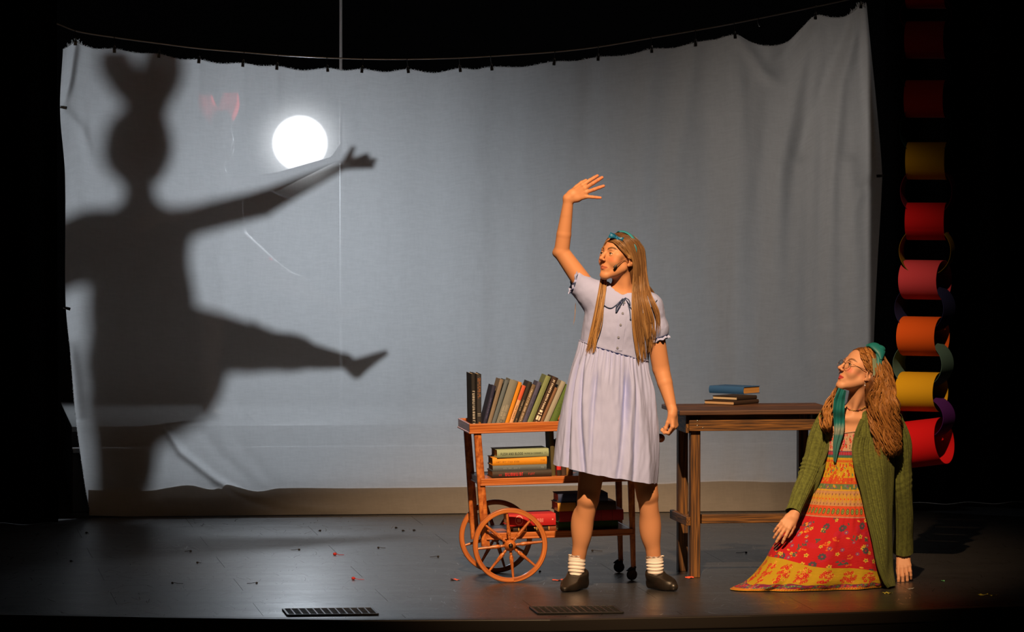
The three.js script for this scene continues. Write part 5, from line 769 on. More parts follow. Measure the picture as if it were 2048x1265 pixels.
  // sleeve ruffles with a dark drawstring
  const ruffle = (c, n, r, name, squash = 1) => { const q = new THREE.Quaternion().setFromUnitVectors(V(0, 0, 1), n); const pt = (th, k) => { const w = 0.0045 * Math.sin(th * 13 + noise(th * 3, 2)) * k, rad = r + 0.009 * k + w; return V(Math.cos(th) * rad, Math.sin(th) * rad * squash, 0.016 * k + 0.003 * Math.sin(th * 9)).applyQuaternion(q).add(c); };
    mesh(name, gridGeo(110, 3, (u, v) => pt(u * 2 * Math.PI, v), (u, v) => [u * 2, v * 0.1], true), matDress, dress); mesh('cuff_band', sweep(Array.from({ length: 33 }, (_, i) => pt(i / 32 * 2 * Math.PI, 0.15)), () => [0.0062, 0.0035], { seg: 90, round: 6, cap: false }), matTrim, dress); };
  ruffle(V().copy(C1).addScaledVector(bn1, -0.004), V(-0.62, -0.10, 0.10).add(bn1.clone().multiplyScalar(0.62)).normalize(), 0.049, 'sleeve_ruffle', 1.05); ruffle(V().copy(C2).addScaledVector(bn2, -0.002), V(0.32, -0.95, 0.05).normalize(), 0.0425, 'sleeve_ruffle');
  // things laid on the front of the bodice
  const on = (x, y, k = 0.003) => { const h = march(bodiceSolid, x, y) ?? P(x, y, 0.06), n = gradient(bodiceSolid, h); return h.addScaledVector(n, k); };
  const collar = (inner, outer) => { const I = smoothPath(inner.map(([x, y]) => V(x, y, 0)), 20), O = smoothPath(outer.map(([x, y]) => V(x, y, 0)), 20);
    const g = mesh('collar', thickGrid(20, 6, (u, v) => { const k = Math.round(u * 20); return on(lerp(I[k].x, O[k].x, v), lerp(I[k].y, O[k].y, v), 0.004 + 0.006 * Math.sin(v * Math.PI * 0.9)); }, 0.0022, (u, v) => [u, v]), matDress, dress);
    mesh('collar_piping', wire(O.map((p) => on(p.x, p.y, 0.0045)), 0.0029, 40, 6), matTrim, g); };
  collar([[1206, 581], [1214, 585], [1226, 591], [1246, 597]], [[1202, 598], [1209, 611], [1222, 617], [1237, 607]]);
  collar([[1249, 597], [1266, 595], [1284, 592], [1292, 590]], [[1257, 611], [1270, 625], [1290, 625], [1313, 601]]);
  mesh('placket', thickGrid(4, 24, (u, v) => { const y = lerp(600, 702, v), x = lerp(1249, 1236, v) + lerp(-6, 8, u); return on(x, y, 0.0022); }, 0.0016), matDress, dress);
  const btn = join([new THREE.CylinderGeometry(0.0052, 0.0056, 0.0022, 18).rotateX(Math.PI / 2), new THREE.TorusGeometry(0.0045, 0.0009, 6, 18)]);
  for (const [x, y] of [[1248, 607], [1245, 627.5], [1241, 650], [1236.8, 674.5], [1234.8, 696]]) { const b = mesh('button', btn, M({ color: rgb(0.22, 0.25, 0.36), roughness: 0.4 }), dress); b.position.copy(on(x, y, 0.0055)); }
  const rib = (pts, w = 0.0028) => sweep(pts.map(([x, y, k]) => on(x, y, 0.006 + (k ?? 0))), () => [0.0009, w], { seg: 24, round: 6 });
  mesh('neck_ribbon', join([rib([[1250, 598], [1241, 604, 0.006], [1233, 616, 0.008], [1232.5, 625, 0.004], [1239, 614, 0.008], [1249, 599]]), rib([[1250, 598], [1256, 602, 0.006], [1258.5, 612, 0.006], [1255, 608, 0.008], [1251, 599]]), rib([[1251, 598], [1256, 610], [1259, 625], [1260, 638]]), rib([[1250, 599], [1247, 607], [1246, 612]]), moved(new THREE.SphereGeometry(0.0042, 10, 8), ...on(1250.5, 598.5, 0.008).toArray()), moved(new THREE.SphereGeometry(0.004, 10, 8), ...on(1260, 639, 0.006).toArray())]), matTrim, dress);
  mesh('waist_seam', wire(Array.from({ length: 25 }, (_, i) => skirtAt(Math.PI * (1 - i / 24), 0.004).add(V(0, 0, 0.003))), 0.0022, 60, 6), matDress, dress);

  // ---- hair: scalp, back mass and locks
  const light = [0.37, 0.222, 0.098], mid = [0.155, 0.080, 0.034], deep = [0.050, 0.022, 0.010];
  const hl = new Field(); hl.add(ell(V(0, 0.040, -0.020), [0.080, 0.082, 0.094]), 0); hl.add(ell(V(0, 0.042, 0.022), [0.069, 0.067, 0.062]), 0.02); hl.add(ell(V(0, -0.02, -0.055), [0.066, 0.085, 0.055]), 0.03); hl.keep((x, y, z) => -0.66 * y + 0.75 * z - 0.007 - 0.10 * Math.abs(x) * (y > 0.03 ? 1 : 0) - (Math.abs(x) > 0.05 ? 0.0 : 0), 0.006);
  hl.cut(ell(V(0.078, -0.012, 0.0), [0.022, 0.028, 0.020]), 0.008); hl.cut(ell(V(-0.078, -0.012, 0.0), [0.022, 0.028, 0.020]), 0.008);
  const hairLocal = hl.fn(), HF = new Field(); HF.add(hd.wrap(hairLocal, V(0, 0, -0.02), 0.15), 0); HF.add(cap(hd.w(0.01, -0.03, -0.07), P(1284, 600, -0.09), 0.050, 0.045), 0.04); HF.add(flatCap(P(1285, 600, -0.10), P(1283, 690, -0.14), 0.060, 0.05, 0.6, -0.11), 0.04);
  const hairBase = HF.fn(), under = (x, y, z) => Math.min(body(x, y, z), bodiceSolid(x, y, z), hairBase(x, y, z)), underNoFace = (x, y, z) => Math.min(bodiceSolid(x, y, z), hairBase(x, y, z));
  const tb = new Tubes(); tb.addGeo(agree(surface(hairBase, ...pxBox(1190, 455, 1335, 720, -0.25, 0.13), 0.005)), (p) => mix3(deep, mid, 0.5 + 0.5 * noise(p.x * 120, p.y * 14, p.z * 120)));
  let cq = 0, cph = 0, cam = 1, cof = 1, ct = 0.5, ccut = 1;
  const group = (guides, n, off, r, f = under, ends = 14, tone = 0.5, dz = null) => { for (let k = 0; k < n; k++) { if (k % 7 === 0) { cq = rnd() * (guides.length - 1); cph = rr(0, 6); cam = rr(0.3, 1.4); cof = rr(0.25, 1); ct = rnd(); ccut = 1 - 0.36 * Math.pow(rnd(), 1.6); } const q = clamp(cq + rr(-0.10, 0.10), 0, guides.length - 1.001), i = Math.min(guides.length - 2, Math.floor(q)), gd = between2(guides[i], guides[i + 1], q - i); const cut = Math.min(1, ccut + rr(-0.05, 0.03)); const g2 = gd.slice(0, Math.max(4, Math.ceil(gd.length * cut))), o = off * cof * rr(0.6, 1.1), ph = cph + rr(-0.4, 0.4), am = cam * rr(0.7, 1.2), c0 = clamp(tone + (ct - 0.5) * 1.0 + rr(-0.25, 0.25), 0, 1), b0 = rnd() < 0.15 ? mix3(deep, mid, 0.6) : mix3(mid, light, c0), rad = r * rr(0.6, 1.2);
    tb.add(lockPath(f, g2, -0.03, (t) => o * sstep(0, 0.12, t) + 0.002 + 0.007 * sstep(0.35, 0.5, t), 24, (t) => [am * Math.sin(ph + t * 5) * (0.3 + t), 0, 0], dz), (t) => rad * (0.08 + 0.92 * sstep(0, 0.09, t)) * (1 - 0.85 * sstep(0.75, 1, t)), (t) => mix3(mix3(deep, b0, 0.35 + 0.65 * sstep(0, 0.3, t)), [0.60, 0.33, 0.09], 0.5 * sstep(0.6, 1, t) * c0)); } };
  group([[[1240, 472], [1253, 493], [1268, 528], [1266, 580], [1266, 640], [1271, 695], [1277, 735]], [[1250, 470], [1267, 492], [1274, 540], [1276, 590], [1284, 650], [1293, 715]], [[1260, 471], [1281, 494], [1288, 540], [1292, 590], [1306, 645], [1300, 700]], [[1270, 476], [1289, 498], [1293, 545], [1302, 588], [1319, 620], [1326, 652]]], 300, 0.011, 0.0026, under, 14, 0.22);
  group([[[1268, 600], [1272, 650], [1277, 700], [1279, 742]], [[1285, 600], [1290, 650], [1298, 690], [1299, 730]], [[1300, 600], [1312, 640], [1318, 670], [1304, 700]]], 60, 0.014, 0.0019, under, 14, 0.5);
  group([[[1240, 482], [1254, 500], [1267, 530], [1265, 575], [1264, 640], [1270, 690], [1277, 733]], [[1242, 482], [1258, 500], [1267, 530], [1268, 580], [1270, 640], [1278, 700]]], 34, 0.016, 0.0024, under, 14, 0.95);
  const lockDz = (t) => -0.16 * (1 - sstep(0.02, 0.19, t));
  group([[[1206, 530], [1199, 572], [1191, 612], [1182, 655], [1172, 703]], [[1210, 530], [1205, 575], [1199, 615], [1190, 660], [1183, 710]], [[1214, 535], [1212, 575], [1207, 615], [1199, 660], [1193, 700]]], 120, 0.014, 0.0024, bodiceSolid, 14, 0.8, lockDz);
  group([[[1208, 540], [1204, 580], [1196, 630], [1180, 680], [1170, 712]], [[1212, 540], [1208, 590], [1203, 650], [1192, 690], [1196, 716]]], 24, 0.018, 0.0015, bodiceSolid, 14, 0.95, lockDz);
  group([[[1214, 482], [1229, 486], [1246, 504], [1257, 517]], [[1221, 479], [1238, 484], [1254, 502], [1262, 519]], [[1230, 478], [1246, 484], [1262, 504], [1268, 526]]], 60, 0.005, 0.0028, under, 14, 0.45);
  group([[[1216, 481], [1210, 487], [1206, 497]], [[1219, 480], [1213, 484], [1208, 492]]], 14, 0.003, 0.0022, under, 6, 0.5);
  group([[[1150, 606], [1148, 630], [1144, 662]], [[1152, 606], [1150, 630], [1146, 655]]], 7, 0.0, 0.0012, () => 1, 6, 0.6);
  mesh('hair', agree(tb.geo()), M({ vertexColors: true, roughness: 0.42, specularIntensity: 0.7, sheen: 0.3, sheenColor: rgb(0.9, 0.6, 0.3) }), G);

  // ---- headband with a bow
  const band = new THREE.Group(); band.name = numbered('headband'); G.add(band); const matBand = M({ color: rgb(0.03, 0.26, 0.36), roughness: 0.45 }), matBow = M({ color: rgb(0.008, 0.15, 0.34), roughness: 0.4, sheen: 0.6, sheenColor: rgb(0.1, 0.6, 0.8) });
  const outward = (f, c, d) => { let t = 0.2; const q = V(); for (let i = 0; i < 60; i++) { q.copy(c).addScaledVector(d, t); const e = f(q.x, q.y, q.z); if (e < 0.0008) break; t -= e * 0.8; } return q; }, hairW = hd.wrap(hairLocal, V(0, 0, 0), 0), hc0 = hd.w(0, 0.035, -0.02);
  mesh('band', sweep(Array.from({ length: 25 }, (_, i) => { const a = lerp(-1.75, 1.75, i / 24), d = hd.w(Math.sin(a), Math.cos(a), 0.56 - 0.50 * Math.abs(Math.sin(a))).sub(hd.w(0, 0, 0)).normalize(); return outward(hairW, hc0, d).addScaledVector(d, 0.0055); }), () => [0.0085, 0.0026], { seg: 60, round: 8, ref: hd.w(0, 0, 1).sub(hd.w(0, 0, 0)) }), matBand, band);
  const bc = at(1233, 475.5, 0.035);
  for (const [dx, dy, w, h, tw] of [[-9, -4, 0.036, 0.028, 0.25], [8.5, 4, 0.034, 0.026, -0.15]]) { const tip = at(1233 + dx * 1.85, 475.5 + dy * 1.7, 0.045), m = V().lerpVectors(bc, tip, 0.5); const dir = V().copy(tip).sub(bc).normalize(), up = V(-dir.y, dir.x, 0.1).normalize(), nn = V().crossVectors(dir, up);
    mesh('bow_loop', gridGeo(28, 10, (u, v) => { const a = u * 2 * Math.PI, l = (1 - Math.cos(a)) / 2, wd = h * (0.35 + 0.65 * Math.pow(l, 0.7)), k = v - 0.5; return V().copy(bc).addScaledVector(dir, l * w).addScaledVector(nn, Math.sin(a) * 0.010 + 0.002 * Math.sin(v * 9 + u * 7)).addScaledVector(up, k * wd + 0.0015 * Math.sin(u * 20)); }), matBow, band); }
  mesh('bow_knot', ell2(bc, 0.007, 0.009, 0.008), matBow, band);
  // ---- headset microphone
  const mic = new THREE.Group(); mic.name = numbered('headset_microphone'); G.add(mic); const matMic = M({ color: rgb(0.03, 0.028, 0.028), roughness: 0.45 });
  const mp = [[1259, 519.5], [1252, 520.5], [1244, 523], [1237, 528], [1231, 532.5]].map(([x, y], i) => { const h = march(body, x, y) ?? P(x, y, 0.06); return V(h.x, h.y, h.z + 0.006 + i * 0.001); });
  mesh('boom', wire(mp, 0.0013, 24, 6), matMic, mic); const mh = mp[4]; mesh('capsule', sweep([mh.clone().add(V(0.006, 0.006, 0)), mh.clone().add(V(-0.003, -0.003, 0)), mh.clone().add(V(-0.008, -0.008, 0))], (t) => 0.0035 + 0.0022 * Math.sin(t * Math.PI * 0.8), { seg: 10, round: 10 }), matMic, mic);

  // ---- socks and shoes
  const matSock = M({ color: rgb(0.82, 0.76, 0.74), roughness: 0.95 }), matShoe = M({ color: rgb(0.016, 0.013, 0.011), roughness: 0.38, clearcoat: 0.15 });
  for (const [a0, a1, toe, heel, s] of [[P(1154, 1114, -0.117), P(1152, 1152, -0.118), onFloor(1127, 1186), P(1162, 1176, -0.13), 1], [P(1309, 1116, -0.117), P(1311, 1152, -0.118), onFloor(1350, 1184), P(1308, 1174, -0.13), -1]]) {
    const wr = (t) => 0.0017 * Math.sin(t * 34 + 1.2 * s) * sstep(0.12, 0.3, t) + 0.0008 * Math.sin(t * 75);
    const sock = mesh('sock', sweep([a0, V().lerpVectors(a0, a1, 0.5), a1], (t, th) => 0.0400 - 0.005 * sstep(0.6, 1, t) + wr(t + 0.02 * Math.sin(th * 2 + s)) - 0.002 * t, { seg: 60, round: 36, cap: false }), matSock, G);
    mesh('sock_frill', gridGeo(90, 3, (u, v) => { const th = u * 2 * Math.PI, r = 0.0400 + 0.0035 * v + 0.0018 * Math.sin(th * 12) * v; return V(a0.x + Math.cos(th) * r, a0.y + 0.002 + 0.006 * v + 0.0012 * Math.sin(th * 12 + 1), a0.z + Math.sin(th) * r); }, null, true), matSock, sock);
    const S = new Field(), h0 = V(heel.x, 0.030, -0.155), ball = V().lerpVectors(V(h0.x, 0.026, h0.z), V(toe.x, 0.026, toe.z), 0.66), tp = V().lerpVectors(h0, V(toe.x, 0.02, toe.z), 0.93).setY(0.020);
    S.add(cap(h0, V(h0.x, 0.070, -0.13), 0.034, 0.036), 0); S.add(cap(V(a1.x, 0.072, a1.z), ball, 0.040, 0.031), 0.03); S.add(cap(ball, tp, 0.033, 0.021), 0.03); S.add(cap(h0, ball, 0.032, 0.036), 0.02); S.keep((x, y, z) => 0.003 - y, 0.004); S.keep((x, y, z) => y - 0.084 + (z + 0.12) * 0.40, 0.004);
    const shoe = S.fn(), [lo, hi] = boxOf(h0, ball, tp, V(a1.x, 0.1, a1.z)); mesh('shoe', agree(surface(shoe, [lo[0] - 0.06, -0.004, lo[2] - 0.06], [hi[0] + 0.06, hi[1] + 0.02, hi[2] + 0.06], 0.0035)), matShoe, G);
  }
}

// ---------------------------------------------------------------- the kneeling girl
{
  const G = thing('person', 'kneeling girl in green cardigan and red and yellow printed dress, wearing glasses', 'person', V(0, 0, 0)), P = at;
  const skin = [0.60, 0.31, 0.18], hd = frameOf(at(1721, 745, -0.30), -64, 27, 0, 1.0), head = headField(), face = faceColor(skin, [0.42, 0.035, 0.045], [0.66, 0.20, 0.15], { blush: 0.75, lip: 0.95, brow: [0.16, 0.075, 0.035] });
  const F = new Field(), JL = P(1655, 842, -0.35), JR = P(1786, 848, -0.40), NB = P(1711, 826, -0.36);
  F.add(hd.wrap(head, V(0, 0, 0), 0.15), 0); F.add(cap(hd.w(0.002, -0.04, -0.022), NB, 0.046, 0.049), 0.018); F.add(cap(hd.w(0.038, -0.045, -0.016), P(1703, 838, -0.295), 0.008, 0.006), 0.035);
  F.add(cap(V().lerpVectors(JL, NB, 0.2), V().lerpVectors(JR, NB, 0.2), 0.042, 0.042), 0.05); F.add(flatCap(P(1704, 872, -0.35), P(1702, 960, -0.35), 0.112, 0.105, 0.72, -0.35), 0.05); F.add(cap(P(1668, 836, -0.275), P(1722, 838, -0.29), 0.012, 0.012), 0.03);
  F.add(flatCap(P(1700, 960, -0.35), P(1702, 1070, -0.36), 0.105, 0.135, 0.8, -0.35), 0.05); F.add(cap(P(1680, 1090, -0.34), P(1590, 1112, -0.16), 0.085, 0.06), 0.05);
  const EL = P(1620, 945, -0.30), WL = P(1590, 1026, -0.13), ER = P(1803, 965, -0.43), WR = P(1806, 1098, -0.565);
  F.add(cap(JL, EL, 0.044, 0.036), 0.02); F.add(cap(EL, WL, 0.034, 0.021), 0.01); F.add(cap(JR, ER, 0.044, 0.036), 0.02); F.add(cap(ER, WR, 0.034, 0.022), 0.01);
  const D1 = V(-0.60, -0.74, 0.32).normalize(), N1 = V(0.05, -0.35, -1), T1 = V().crossVectors(D1, N1).normalize(); N1.crossVectors(T1, D1).normalize();
  hand(F, P(1589, 1028, -0.125), T1, D1, N1, { s: 0.86, spread: [0.16, 0.03, -0.05, -0.1], curl: [[0.15, 0.35, 0.2], [0.1, 0.3, 0.2], [0.15, 0.35, 0.25], [0.2, 0.4, 0.25]], thumb: [0.72, 0.25, [0.25, 0.3, 0.15]] });
  const D2 = V(0.03, -0.86, 0.52).normalize(), N2 = V(0, -0.5, -0.86), T2 = V().crossVectors(N2, D2).normalize(); N2.crossVectors(D2, T2).normalize();
  hand(F, P(1806, 1104, -0.57), T2, D2, N2, { s: 0.94, spread: [0.06, 0.02, -0.04, -0.1], curl: [[-0.05, 0.35, 0.3], [0.05, 0.5, 0.4], [0.05, 0.5, 0.4], [0.1, 0.5, 0.4]], thumb: [0.42, 0.15, [0.15, 0.2, 0.15]] });
  const body = F.fn(), col = (x, y, z) => { const l = hd.l(V(x, y, z)); return Math.abs(l.x) < 0.1 && l.y > -0.125 && l.y < 0.13 && Math.abs(l.z) < 0.14 ? face(l.x, l.y, l.z) : skin; };
  const Y = (py, z = -0.3) => at(0, py, z).y, X = (px, z = -0.3) => at(px, 0, z).x, bx = (x0, y0, z0, x1, y1, z1, c, k) => surface(body, [x0, y0, z0], [x1, y1, z1], c, k ?? (() => skin));
  mesh('body', mergeBody([bx(X(1655), Y(812), -0.5, X(1790), Y(676), -0.1, 0.0024, col), bx(X(1600), Y(1015), -0.75, X(1850), Y(812) + 0.015, -0.1, 0.005), bx(X(1530), Y(1100), -0.2, X(1612, -0.1), Y(1015) + 0.014, 0.08, 0.0026), bx(X(1775), 0.0005, -0.7, X(1850), Y(1085, -0.6), -0.38, 0.0026)]), SKIN(), G);
  addEyes(hd, G, [0.05, 0.09, 0.10], V(-0.05, 0.05, 1));

  // ---- printed dress
  const flower = (g, x, y, r, petals, c1, c2) => { g.fillStyle = c1; for (let i = 0; i < petals; i++) { const a = i / petals * 6.283 + x; g.beginPath(); g.ellipse(x + Math.cos(a) * r * 0.6, y + Math.sin(a) * r * 0.6, r * 0.5, r * 0.34, a, 0, 7); g.fill(); } g.fillStyle = c2; g.beginPath(); g.arc(x, y, r * 0.32, 0, 7); g.fill(); };
  const leaf = (g, x, y, r, a, c) => { g.fillStyle = c; g.beginPath(); g.ellipse(x, y, r, r * 0.4, a, 0, 7); g.fill(); };
  const RD = '#c4121c', GD = '#c8a41a', TL = '#2f6a58', PK = '#c82a62', PU = '#7a4a86', OR = '#d85a1e';
  const print = canvasTex(1400, 1400, (g, w, h) => {
    const band = (v0, v1, c) => { g.fillStyle = c; g.fillRect(0, v0 * h, w, (v1 - v0) * h + 1); };
    band(0, 0.12, '#c9a68c'); for (let i = 0; i < 75; i++) { const x = rnd() * w, y = rr(0.012, 0.112) * h; g.strokeStyle = '#3c4a3a'; g.lineWidth = 2.5; g.beginPath(); g.arc(x, y, rr(8, 20), rr(0, 6), rr(0, 6)); g.stroke(); leaf(g, x + 12, y + 8, 11, rr(0, 6), '#4a6a52'); } for (let i = 0; i < 62; i++) flower(g, rnd() * w, rr(0.012, 0.112) * h, rr(13, 22), 5, rnd() < 0.7 ? RD : PK, '#d9a060'); g.strokeStyle = '#b09a88'; g.lineWidth = 10; g.beginPath(); g.moveTo(0, 5); g.lineTo(w, 5); g.stroke();
    band(0.12, 0.15, '#6d4a66'); for (let i = 0; i < 60; i++) flower(g, i * 24 + 6, 0.135 * h, 13, 6, i % 2 ? RD : PK, TL); band(0.148, 0.162, '#3d7062'); band(0.162, 0.172, GD);
    band(0.172, 0.195, '#c99a2a'); for (let i = 0; i < 52; i++) flower(g, i * 27, 0.183 * h, 11, 4, RD, OR); band(0.195, 0.285, '#c6a418'); for (let i = 0; i < 150; i++) { const x = rnd() * w, y = rr(0.2, 0.282) * h; if (rnd() < 0.65) flower(g, x, y, rr(10, 18), 5, RD, GD); else if (rnd() < 0.5) leaf(g, x, y, 14, rr(0, 6), '#5a8a6a'); else flower(g, x, y, 12, 5, '#e2c06a', OR); }
    band(0.285, 0.325, '#c8521e'); for (let i = 0; i < 90; i++) flower(g, rnd() * w, rr(0.29, 0.32) * h, rr(8, 13), 5, rnd() < 0.5 ? RD : GD, '#d8a050'); band(0.325, 0.362, '#5f7a4a'); for (let i = 0; i < 70; i++) flower(g, rnd() * w, rr(0.33, 0.358) * h, 11, 5, rnd() < 0.4 ? GD : rnd() < 0.5 ? '#4f8a8a' : PU, OR); band(0.358, 0.368, '#c9a030');
    band(0.368, 0.455, '#bd8f62'); for (let i = 0; i < 30; i++) { const x = i * 47 + 10, y = 0.41 * h; g.strokeStyle = GD; g.lineWidth = 5; for (const r of [26, 17, 8]) { g.beginPath(); g.ellipse(x, y, r * 0.7, r * 1.3, 0.3 * (i % 2 ? 1 : -1), 0.6, 6.6); g.stroke(); } flower(g, x, y + 8, 9, 5, OR, RD); leaf(g, x + 22, 0.387 * h, 9, 1.6, '#5a2a26'); leaf(g, x + 22, 0.443 * h, 9, 1.5, '#5a2a26'); g.fillStyle = '#c87a2c'; g.fillRect(x + 19, 0.4 * h, 5, 40); }
    band(0.455, 0.515, '#cf4f22'); for (let i = 0; i < 500; i++) { g.fillStyle = rnd() < 0.5 ? '#e08a3a' : '#b8321c'; g.fillRect(rnd() * w, rr(0.457, 0.513) * h, 4, 4); } for (let i = 0; i < 26; i++) { const x = i * 54 + 20, y = 0.486 * h; g.fillStyle = '#3c4a24'; g.beginPath(); g.ellipse(x, y, 18, 25, 0, 0, 7); g.fill(); g.fillStyle = '#8a9a4a'; g.beginPath(); g.ellipse(x, y, 13, 20, 0, 0, 7); g.fill(); g.fillStyle = '#5f7a3a'; g.beginPath(); g.ellipse(x, y, 7, 11, 0, 0, 7); g.fill(); } band(0.515, 0.523, '#b88a70');
    band(0.523, 1, '#c00c1c'); for (let i = 0; i < 26; i++) { const x = rnd() * w, y = rr(0.53, 0.93) * h; g.fillStyle = 'rgba(190,20,70,0.55)'; g.beginPath(); g.ellipse(x, y, rr(30, 80), rr(20, 40), rr(0, 3), 0, 7); g.fill(); }
    for (let i = 0; i < 165; i++) { const x = rnd() * w, y = rr(0.535, 0.92) * h, q = rnd(); if (q < 0.22) { for (let k = 0; k < 5; k++) leaf(g, x + rr(-22, 22), y + rr(-20, 20), 14, rr(0, 6), '#3f5f58'); } else if (q < 0.42) flower(g, x, y, rr(12, 20), 6, '#8a4a86', '#d8b04a'); else if (q < 0.58) flower(g, x, y, rr(14, 22), 5, '#d8b23a', '#6a7a3a'); else if (q < 0.72) { flower(g, x, y, 30, 8, '#4a4a56', '#b81840'); } else if (q < 0.86) { for (let k = 0; k < 7; k++) flower(g, x + rr(-26, 26), y + rr(-22, 22), 9, 5, OR, '#e0a030'); } else leaf(g, x, y, 18, rr(-0.4, 0.4), '#e0a43a'); }
    const edgeV = (u) => 0.885 - 0.085 * u + 0.008 * Math.sin(u * 14), hemV = (u) => 0.962 - 0.01 * u + 0.006 * Math.sin(u * 17);
    g.fillStyle = '#bd9e12'; g.beginPath(); g.moveTo(0, h); for (let i = 0; i <= 60; i++) g.lineTo(i / 60 * w, edgeV(i / 60) * h); g.lineTo(w, h); g.fill();
    for (let c = 0; c < 9; c++) { const cx0 = (c + 0.5) / 9 * w; for (let i = 0; i < 46; i++) { const a = rnd() * 6.28, r = Math.sqrt(rnd()), u = (cx0 + Math.cos(a) * r * 52) / w, vm = (edgeV(u) + hemV(u)) / 2 + 0.006, y = (vm + Math.sin(a) * r * (hemV(u) - edgeV(u)) * 0.40) * h; if (rnd() < 0.6) flower(g, u * w, y, rr(8, 14), 5, RD, GD); else if (rnd() < 0.5) flower(g, u * w, y, rr(9, 13), 5, '#dcb23c', '#b8401c'); else leaf(g, u * w, y, 8, rr(0, 6), RD); } }
    g.fillStyle = '#7c1f4e'; g.beginPath(); g.moveTo(0, h); for (let i = 0; i <= 60; i++) g.lineTo(i / 60 * w, hemV(i / 60) * h); g.lineTo(w, h); g.fill(); for (let i = 0; i < 260; i++) { const u = rnd(), y = rr(hemV(u) + 0.006, 0.99) * h; flower(g, u * w, y, rr(8, 14), 5, [PK, '#3d7a62', RD, PU, '#3d7a62'][i % 5], GD); } g.fillStyle = '#c89a1c'; g.fillRect(0, 0.988 * h, w, 0.012 * h); for (let i = 0; i < 90; i++) { g.fillStyle = RD; g.fillRect(i * 16, 0.991 * h, 7, 8); }
  });
  print.wrapS = THREE.MirroredRepeatWrapping; const matPrint = M({ color: rgb(0.8, 0.78, 0.78), map: print, roughness: 0.9, bumpMap: linenBump, bumpScale: 0.0012 });
  const rowF = curve([[0, 1650, 868, 1731, 858, 0.086, -0.345, 0], [0.12, 1647, 900, 1738, 900, 0.100, -0.345, 0], [0.25, 1638, 942, 1748, 942, 0.112, -0.342, 0], [0.38, 1620, 982, 1758, 984, 0.130, -0.335, 0.01], [0.5, 1603, 1022, 1766, 1026, 0.155, -0.32, 0.02], [0.62, 1573, 1058, 1773, 1066, 0.18, -0.30, 0.03], [0.74, 1545, 1092, 1778, 1102, 0.20, -0.275, 0.05], [0.86, 1524, 1128, 1781, 1138, 0.205, -0.25, 0.08], [0.95, 1492, 1163, 1783, 1160, 0.205, -0.225, 0.10], [1, 1459, 1180.5, 1785, 1170, 0.200, -0.218, 0.10]]);
  const dressAt = (th, v, k = 0) => { const [lx, ly, rx, ry, dz, cz, tz] = rowF(v), c = Math.cos(th), s = Math.sin(th), a = P(lx, ly, cz + tz), b = P(rx, ry, cz - tz), m = V().lerpVectors(a, b, 0.5), hx = (b.x - a.x) / 2, w = sstep(0.45, 0.8, v);
    let f = k + 0.003 * noise(th * 5, v * 5, 1) + 0.0016 * Math.sin(th * 40 + 3 * noise(th * 5, v * 2)) * (1 - w) * sstep(0, 0.05, v) + w * (0.010 * noise(th * 3, v * 4, 3) + 0.006 * noise(th * 8, v * 6, 5));
    for (const [t0, sl, wd, h] of [[1.0, 1.7, 0.10, 0.020], [0.72, 1.5, 0.09, -0.022], [1.32, 1.6, 0.12, -0.012], [1.75, 1.1, 0.14, 0.012], [0.45, 1.2, 0.08, 0.018], [2.2, 0.5, 0.16, -0.010]]) { const d = (th - (t0 - sl * (v - 0.75))) / wd; f += h * Math.exp(-d * d) * w; }
    if (v > 0.93) f += (v - 0.93) / 0.07 * (0.016 * Math.sin(th * 7 + 1.2) + 0.012 * noise(th * 6, 2));
    const p = V(m.x + c * (hx + f * Math.abs(c) * 0.4), lerp(a.y, b.y, (c + 1) / 2) + (v > 0.9 ? 0.006 * noise(th * 9, v * 8, 4) * (1 - sstep(0.97, 1, v)) : 0), cz - tz * c + s * (dz * (s > 0 ? 1 : 1.25) + f)); if (p.y < 0.004 || v > 0.985) p.y = Math.max(0.004 + 0.012 * (1 - v) / 0.015 * (v > 0.985 ? 1 : 0), Math.min(p.y, 0.02)); return p; };
  const dress = mesh('dress', gridGeo(260, 150, (u, v) => dressAt(u * 2 * Math.PI, v), (u, v) => [u * 2, 1 - v], true), matPrint, G);
  mesh('neckline_trim', wire(Array.from({ length: 30 }, (_, i) => dressAt(Math.PI * i / 29, 0.002).add(V(0, 0, 0.002))), 0.0028, 50, 6), M({ color: rgb(0.45, 0.30, 0.22), roughness: 0.9 }), dress);
  const top = gridGeo(60, 6, (u, v) => dressAt(u * 2 * Math.PI, 0.004).lerp(P(1695, 866, -0.34), v * 0.5), null, true); mesh('dress_lining', top, M({ color: rgb(0.3, 0.15, 0.1), roughness: 0.9 }), dress);

  // ---- cardigan
  const knit = dataTex(256, 64, (u, v) => 0.5 + 0.5 * Math.cos(u * 2 * Math.PI * 16) * 0.8 + 0.08 * noise(u * 200, v * 60)); const knitTex = dataTex(128, 128, (u, v, x, y) => 0.88 + 0.12 * noise(u * 30, v * 60, 2) + 0.06 * Math.cos(u * 2 * Math.PI * 8), true);
  const matKnit = M({ color: rgb(0.125, 0.155, 0.030), map: knitTex, roughness: 0.95, bumpMap: knit, bumpScale: 0.0022, sheen: 0.25, sheenColor: rgb(0.4, 0.4, 0.15) });
  const card = new THREE.Group(); card.name = numbered('cardigan'); G.add(card);
  const poly2 = (pts) => (x, y) => { let d = 1e9, s = 1; for (let i = 0, j = pts.length - 1; i < pts.length; j = i++) { const a = pts[i], b = pts[j], ex = b.x - a.x, ey = b.y - a.y, wx = x - a.x, wy = y - a.y, t = clamp((wx * ex + wy * ey) / (ex * ex + ey * ey), 0, 1), qx = wx - ex * t, qy = wy - ey * t; d = Math.min(d, qx * qx + qy * qy); const c1 = y >= a.y, c2 = y < b.y, c3 = ex * wy > ey * wx; if ((c1 && c2 && c3) || (!c1 && !c2 && !c3)) s = -s; } return s * Math.sqrt(d); };
